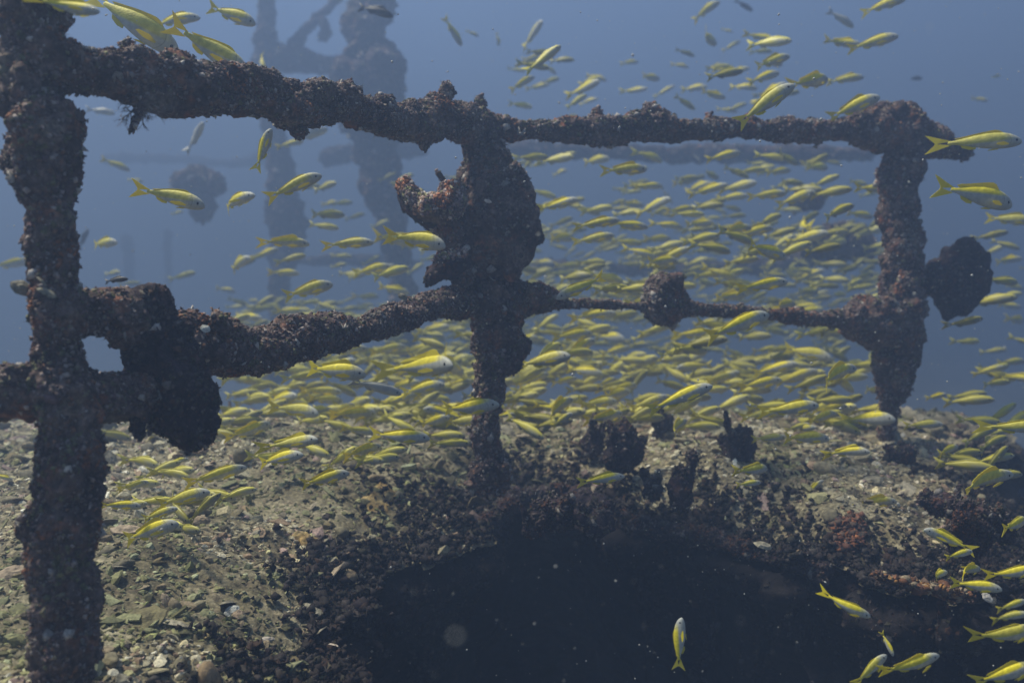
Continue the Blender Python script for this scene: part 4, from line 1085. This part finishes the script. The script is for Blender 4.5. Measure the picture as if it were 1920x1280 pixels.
for idx, f in enumerate(fish_list):
    d_ = depth_of(f); yaw = float(np.clip(rf.normal(0, .42), -.95, .95))
    if idx < 50: yaw *= .5
    loc, q, L_ = fish_frame(f[0], f[1], f[2], f[3], d_, yaw, rf)
    vi = int(rf.choice(5, p=[.3, .22, .22, .13, .13]))
    grp = {'y': GRP, 'd': None, 'p': None}[f[5]]
    lab = f[6] or labels[idx]
    fat = rf.uniform(.88, 1.22)
    if idx in detail:
        root = bpy.data.objects.new('fish', None); C.objects.link(root); root.empty_display_size = .2
        for nm, me in FISH[vi][0]:
            o = bpy.data.objects.new(nm, me); C.objects.link(o); o.parent = root
    else:
        root = bpy.data.objects.new('fish', FISH[vi][1][f[5]]); C.objects.link(root)
    root.location = loc; root.rotation_mode = 'QUATERNION'; root.rotation_quaternion = q; root.scale = (L_, L_, L_ * fat)
    tag(root, lab, 'fish', grp)
# the rest of the school, farther back
v0, f0, m0 = joined(fish_meshes(0.0, True)); v1, f1, m1 = joined(fish_meshes(0.45, True)); v2, f2, m2 = joined(fish_meshes(-.45, True))
sh = [(v0, f0, m0), (v1, f1, m1), (v2, f2, m2)]
Vs, Fs, Ms, b = [], [], [], 0
zz = [(200, 480, 780, 1000, 22), (480, 860, 780, 870, 14), (440, 901, 560, 700, 200), (930, 1661, 420, 720, 420), (420, 900, 590, 790, 150), (940, 1660, 530, 800, 210), (940, 1640, 290, 540, 120), (960, 1500, 80, 210, 20), (1800, 1930, 440, 900, 30), (500, 860, 330, 600, 26), (150, 480, 480, 640, 14)]
for (x0, x1, y0, y1, n_) in zz:
    for k in range(n_):
        cx, cy = rf.uniform(x0, x1), rf.uniform(y0, y1); d_ = 3.6 + 5.0 * rf.random() ** .8
        if x1 in (901, 1661): d_ = rf.uniform(6.2, 10.5)
        if cy > 660: d_ = min(d_, .8 / math.tan(PITCH + math.atan((cy + 15 - 640) / FPX)) * .95)
        L_ = FPX * .19 / d_; L_ = min(L_, 80); a = R(-7) + rf.normal(0, .27)
        loc, q, LL = fish_frame(cx - L_ / 2 * math.cos(a), cy - L_ / 2 * math.sin(a), cx + L_ / 2 * math.cos(a), cy + L_ / 2 * math.sin(a), d_, float(np.clip(rf.normal(0, .35), -.7, .7)), rf)
        v, f, m_ = sh[rf.integers(0, 3)]
        w = (np.array(q.to_matrix()) @ (v * LL).T).T + np.array(loc)
        Vs.append(w); Fs.append(f + b); Ms.append(m_); b += len(v)
        if k == 0: pass
# in world units the scale pattern of the body material would not fit, so the far school has its own
def far_fish(t, n, b):
    g = n.new('ShaderNodeNewGeometry'); s = n.new('ShaderNodeSeparateXYZ'); t.links.new(g.outputs['Normal'], s.inputs[0])
    a = n.new('ShaderNodeAttribute'); a.attribute_name = 'tint'
    t.links.new(a.outputs['Color'], b.inputs['Base Color']); b.inputs['Roughness'].default_value = .45
M_farfish = mat('far_fish_skin', far_fish)
tints = []
for (v, f, m_), w in zip([sh[0]] * 0, []): pass
cols = []
for w in Vs:
    v = v0 if len(w) == len(v0) else v1
    thr = v[:, 0] * .085 - .055
    y_ = (v[:, 2] > thr) & (v[:, 0] < .93) | (v[:, 0] < .25)
    cc = np.where(y_[:, None], np.array([[.80, .72, .10]]), np.array([[.48, .49, .40]])) * rf.uniform(.45, 1.0)
    cols.append(cc)
me = trimesh('fish_school', np.concatenate(Vs), np.concatenate(Fs), [M_farfish, M_farfish, M_eye], True, np.concatenate(cols), np.concatenate(Ms))
tag(link('fish_school', me), 'hazy mass of small yellow fish filling the water behind the railing', 'fish school', None, 'stuff')

# ------------------------------------------------------------------ drifting specks
r = np.random.default_rng(5)
n = 3200
oct_ = (np.array([[1, 0, 0], [-1, 0, 0], [0, 1, 0], [0, -1, 0], [0, 0, 1], [0, 0, -1]], float), np.array([[0, 2, 4], [2, 1, 4], [1, 3, 4], [3, 0, 4], [2, 0, 5], [1, 2, 5], [3, 1, 5], [0, 3, 5]]))
pos = []
while len(pos) < n:
    d_ = .40 + 3.9 * r.random() ** .75; px = r.uniform(-300, 2220); py = r.uniform(-100, 1380); q = P(px, py, d_)
    if q.z < .1 and bool(inside(np.array([q.x]), np.array([q.y]))[0]): continue
    pos.append(q[:])
pos = np.array(pos); sc = .0008 * np.exp(r.normal(0, .5, n)) * np.clip(np.linalg.norm(pos - np.array(CAM), axis=1) / 1.6, .6, 1.6)
v, f, t = scatter([oct_], pos, frames(r.normal(0, 1, (n, 3)), r), sc[:, None] * r.uniform(.6, 1.5, (n, 3)), np.ones((n, 3)), np.zeros(n, int))
tag(link('drifting_particles', trimesh('drifting_particles', v, f, M_snow, True)), 'tiny pale particles drifting in the water all over', 'particles', None, 'stuff')

# ------------------------------------------------------------------ the water itself, as haze
me = bpy.data.meshes.new('haze')
x0, x1, y0, y1, z0, z1 = -50, 50, -50, 50, -6.0, 6.5
vv = [(x, y, z) for x in (x0, x1) for y in (y0, y1) for z in (z0, z1)]
me.from_pydata(vv, [], [(0, 1, 3, 2), (4, 6, 7, 5), (0, 4, 5, 1), (2, 3, 7, 6), (0, 2, 6, 4), (1, 5, 7, 3)])
hm = bpy.data.materials.new('water_haze'); hm.use_nodes = True; hn = hm.node_tree; hn.nodes.clear()
ho = hn.nodes.new('ShaderNodeOutputMaterial'); pv = hn.nodes.new('ShaderNodeVolumePrincipled')
pv.inputs['Color'].default_value = (0.226, 0.318, 0.515, 1)
pv.inputs['Density'].default_value = 0.098
pv.inputs['Anisotropy'].default_value = 0.3
hn.links.new(pv.outputs[0], ho.inputs['Volume'])
me.materials.append(hm)
tag(link('haze', me), kind='stuff')
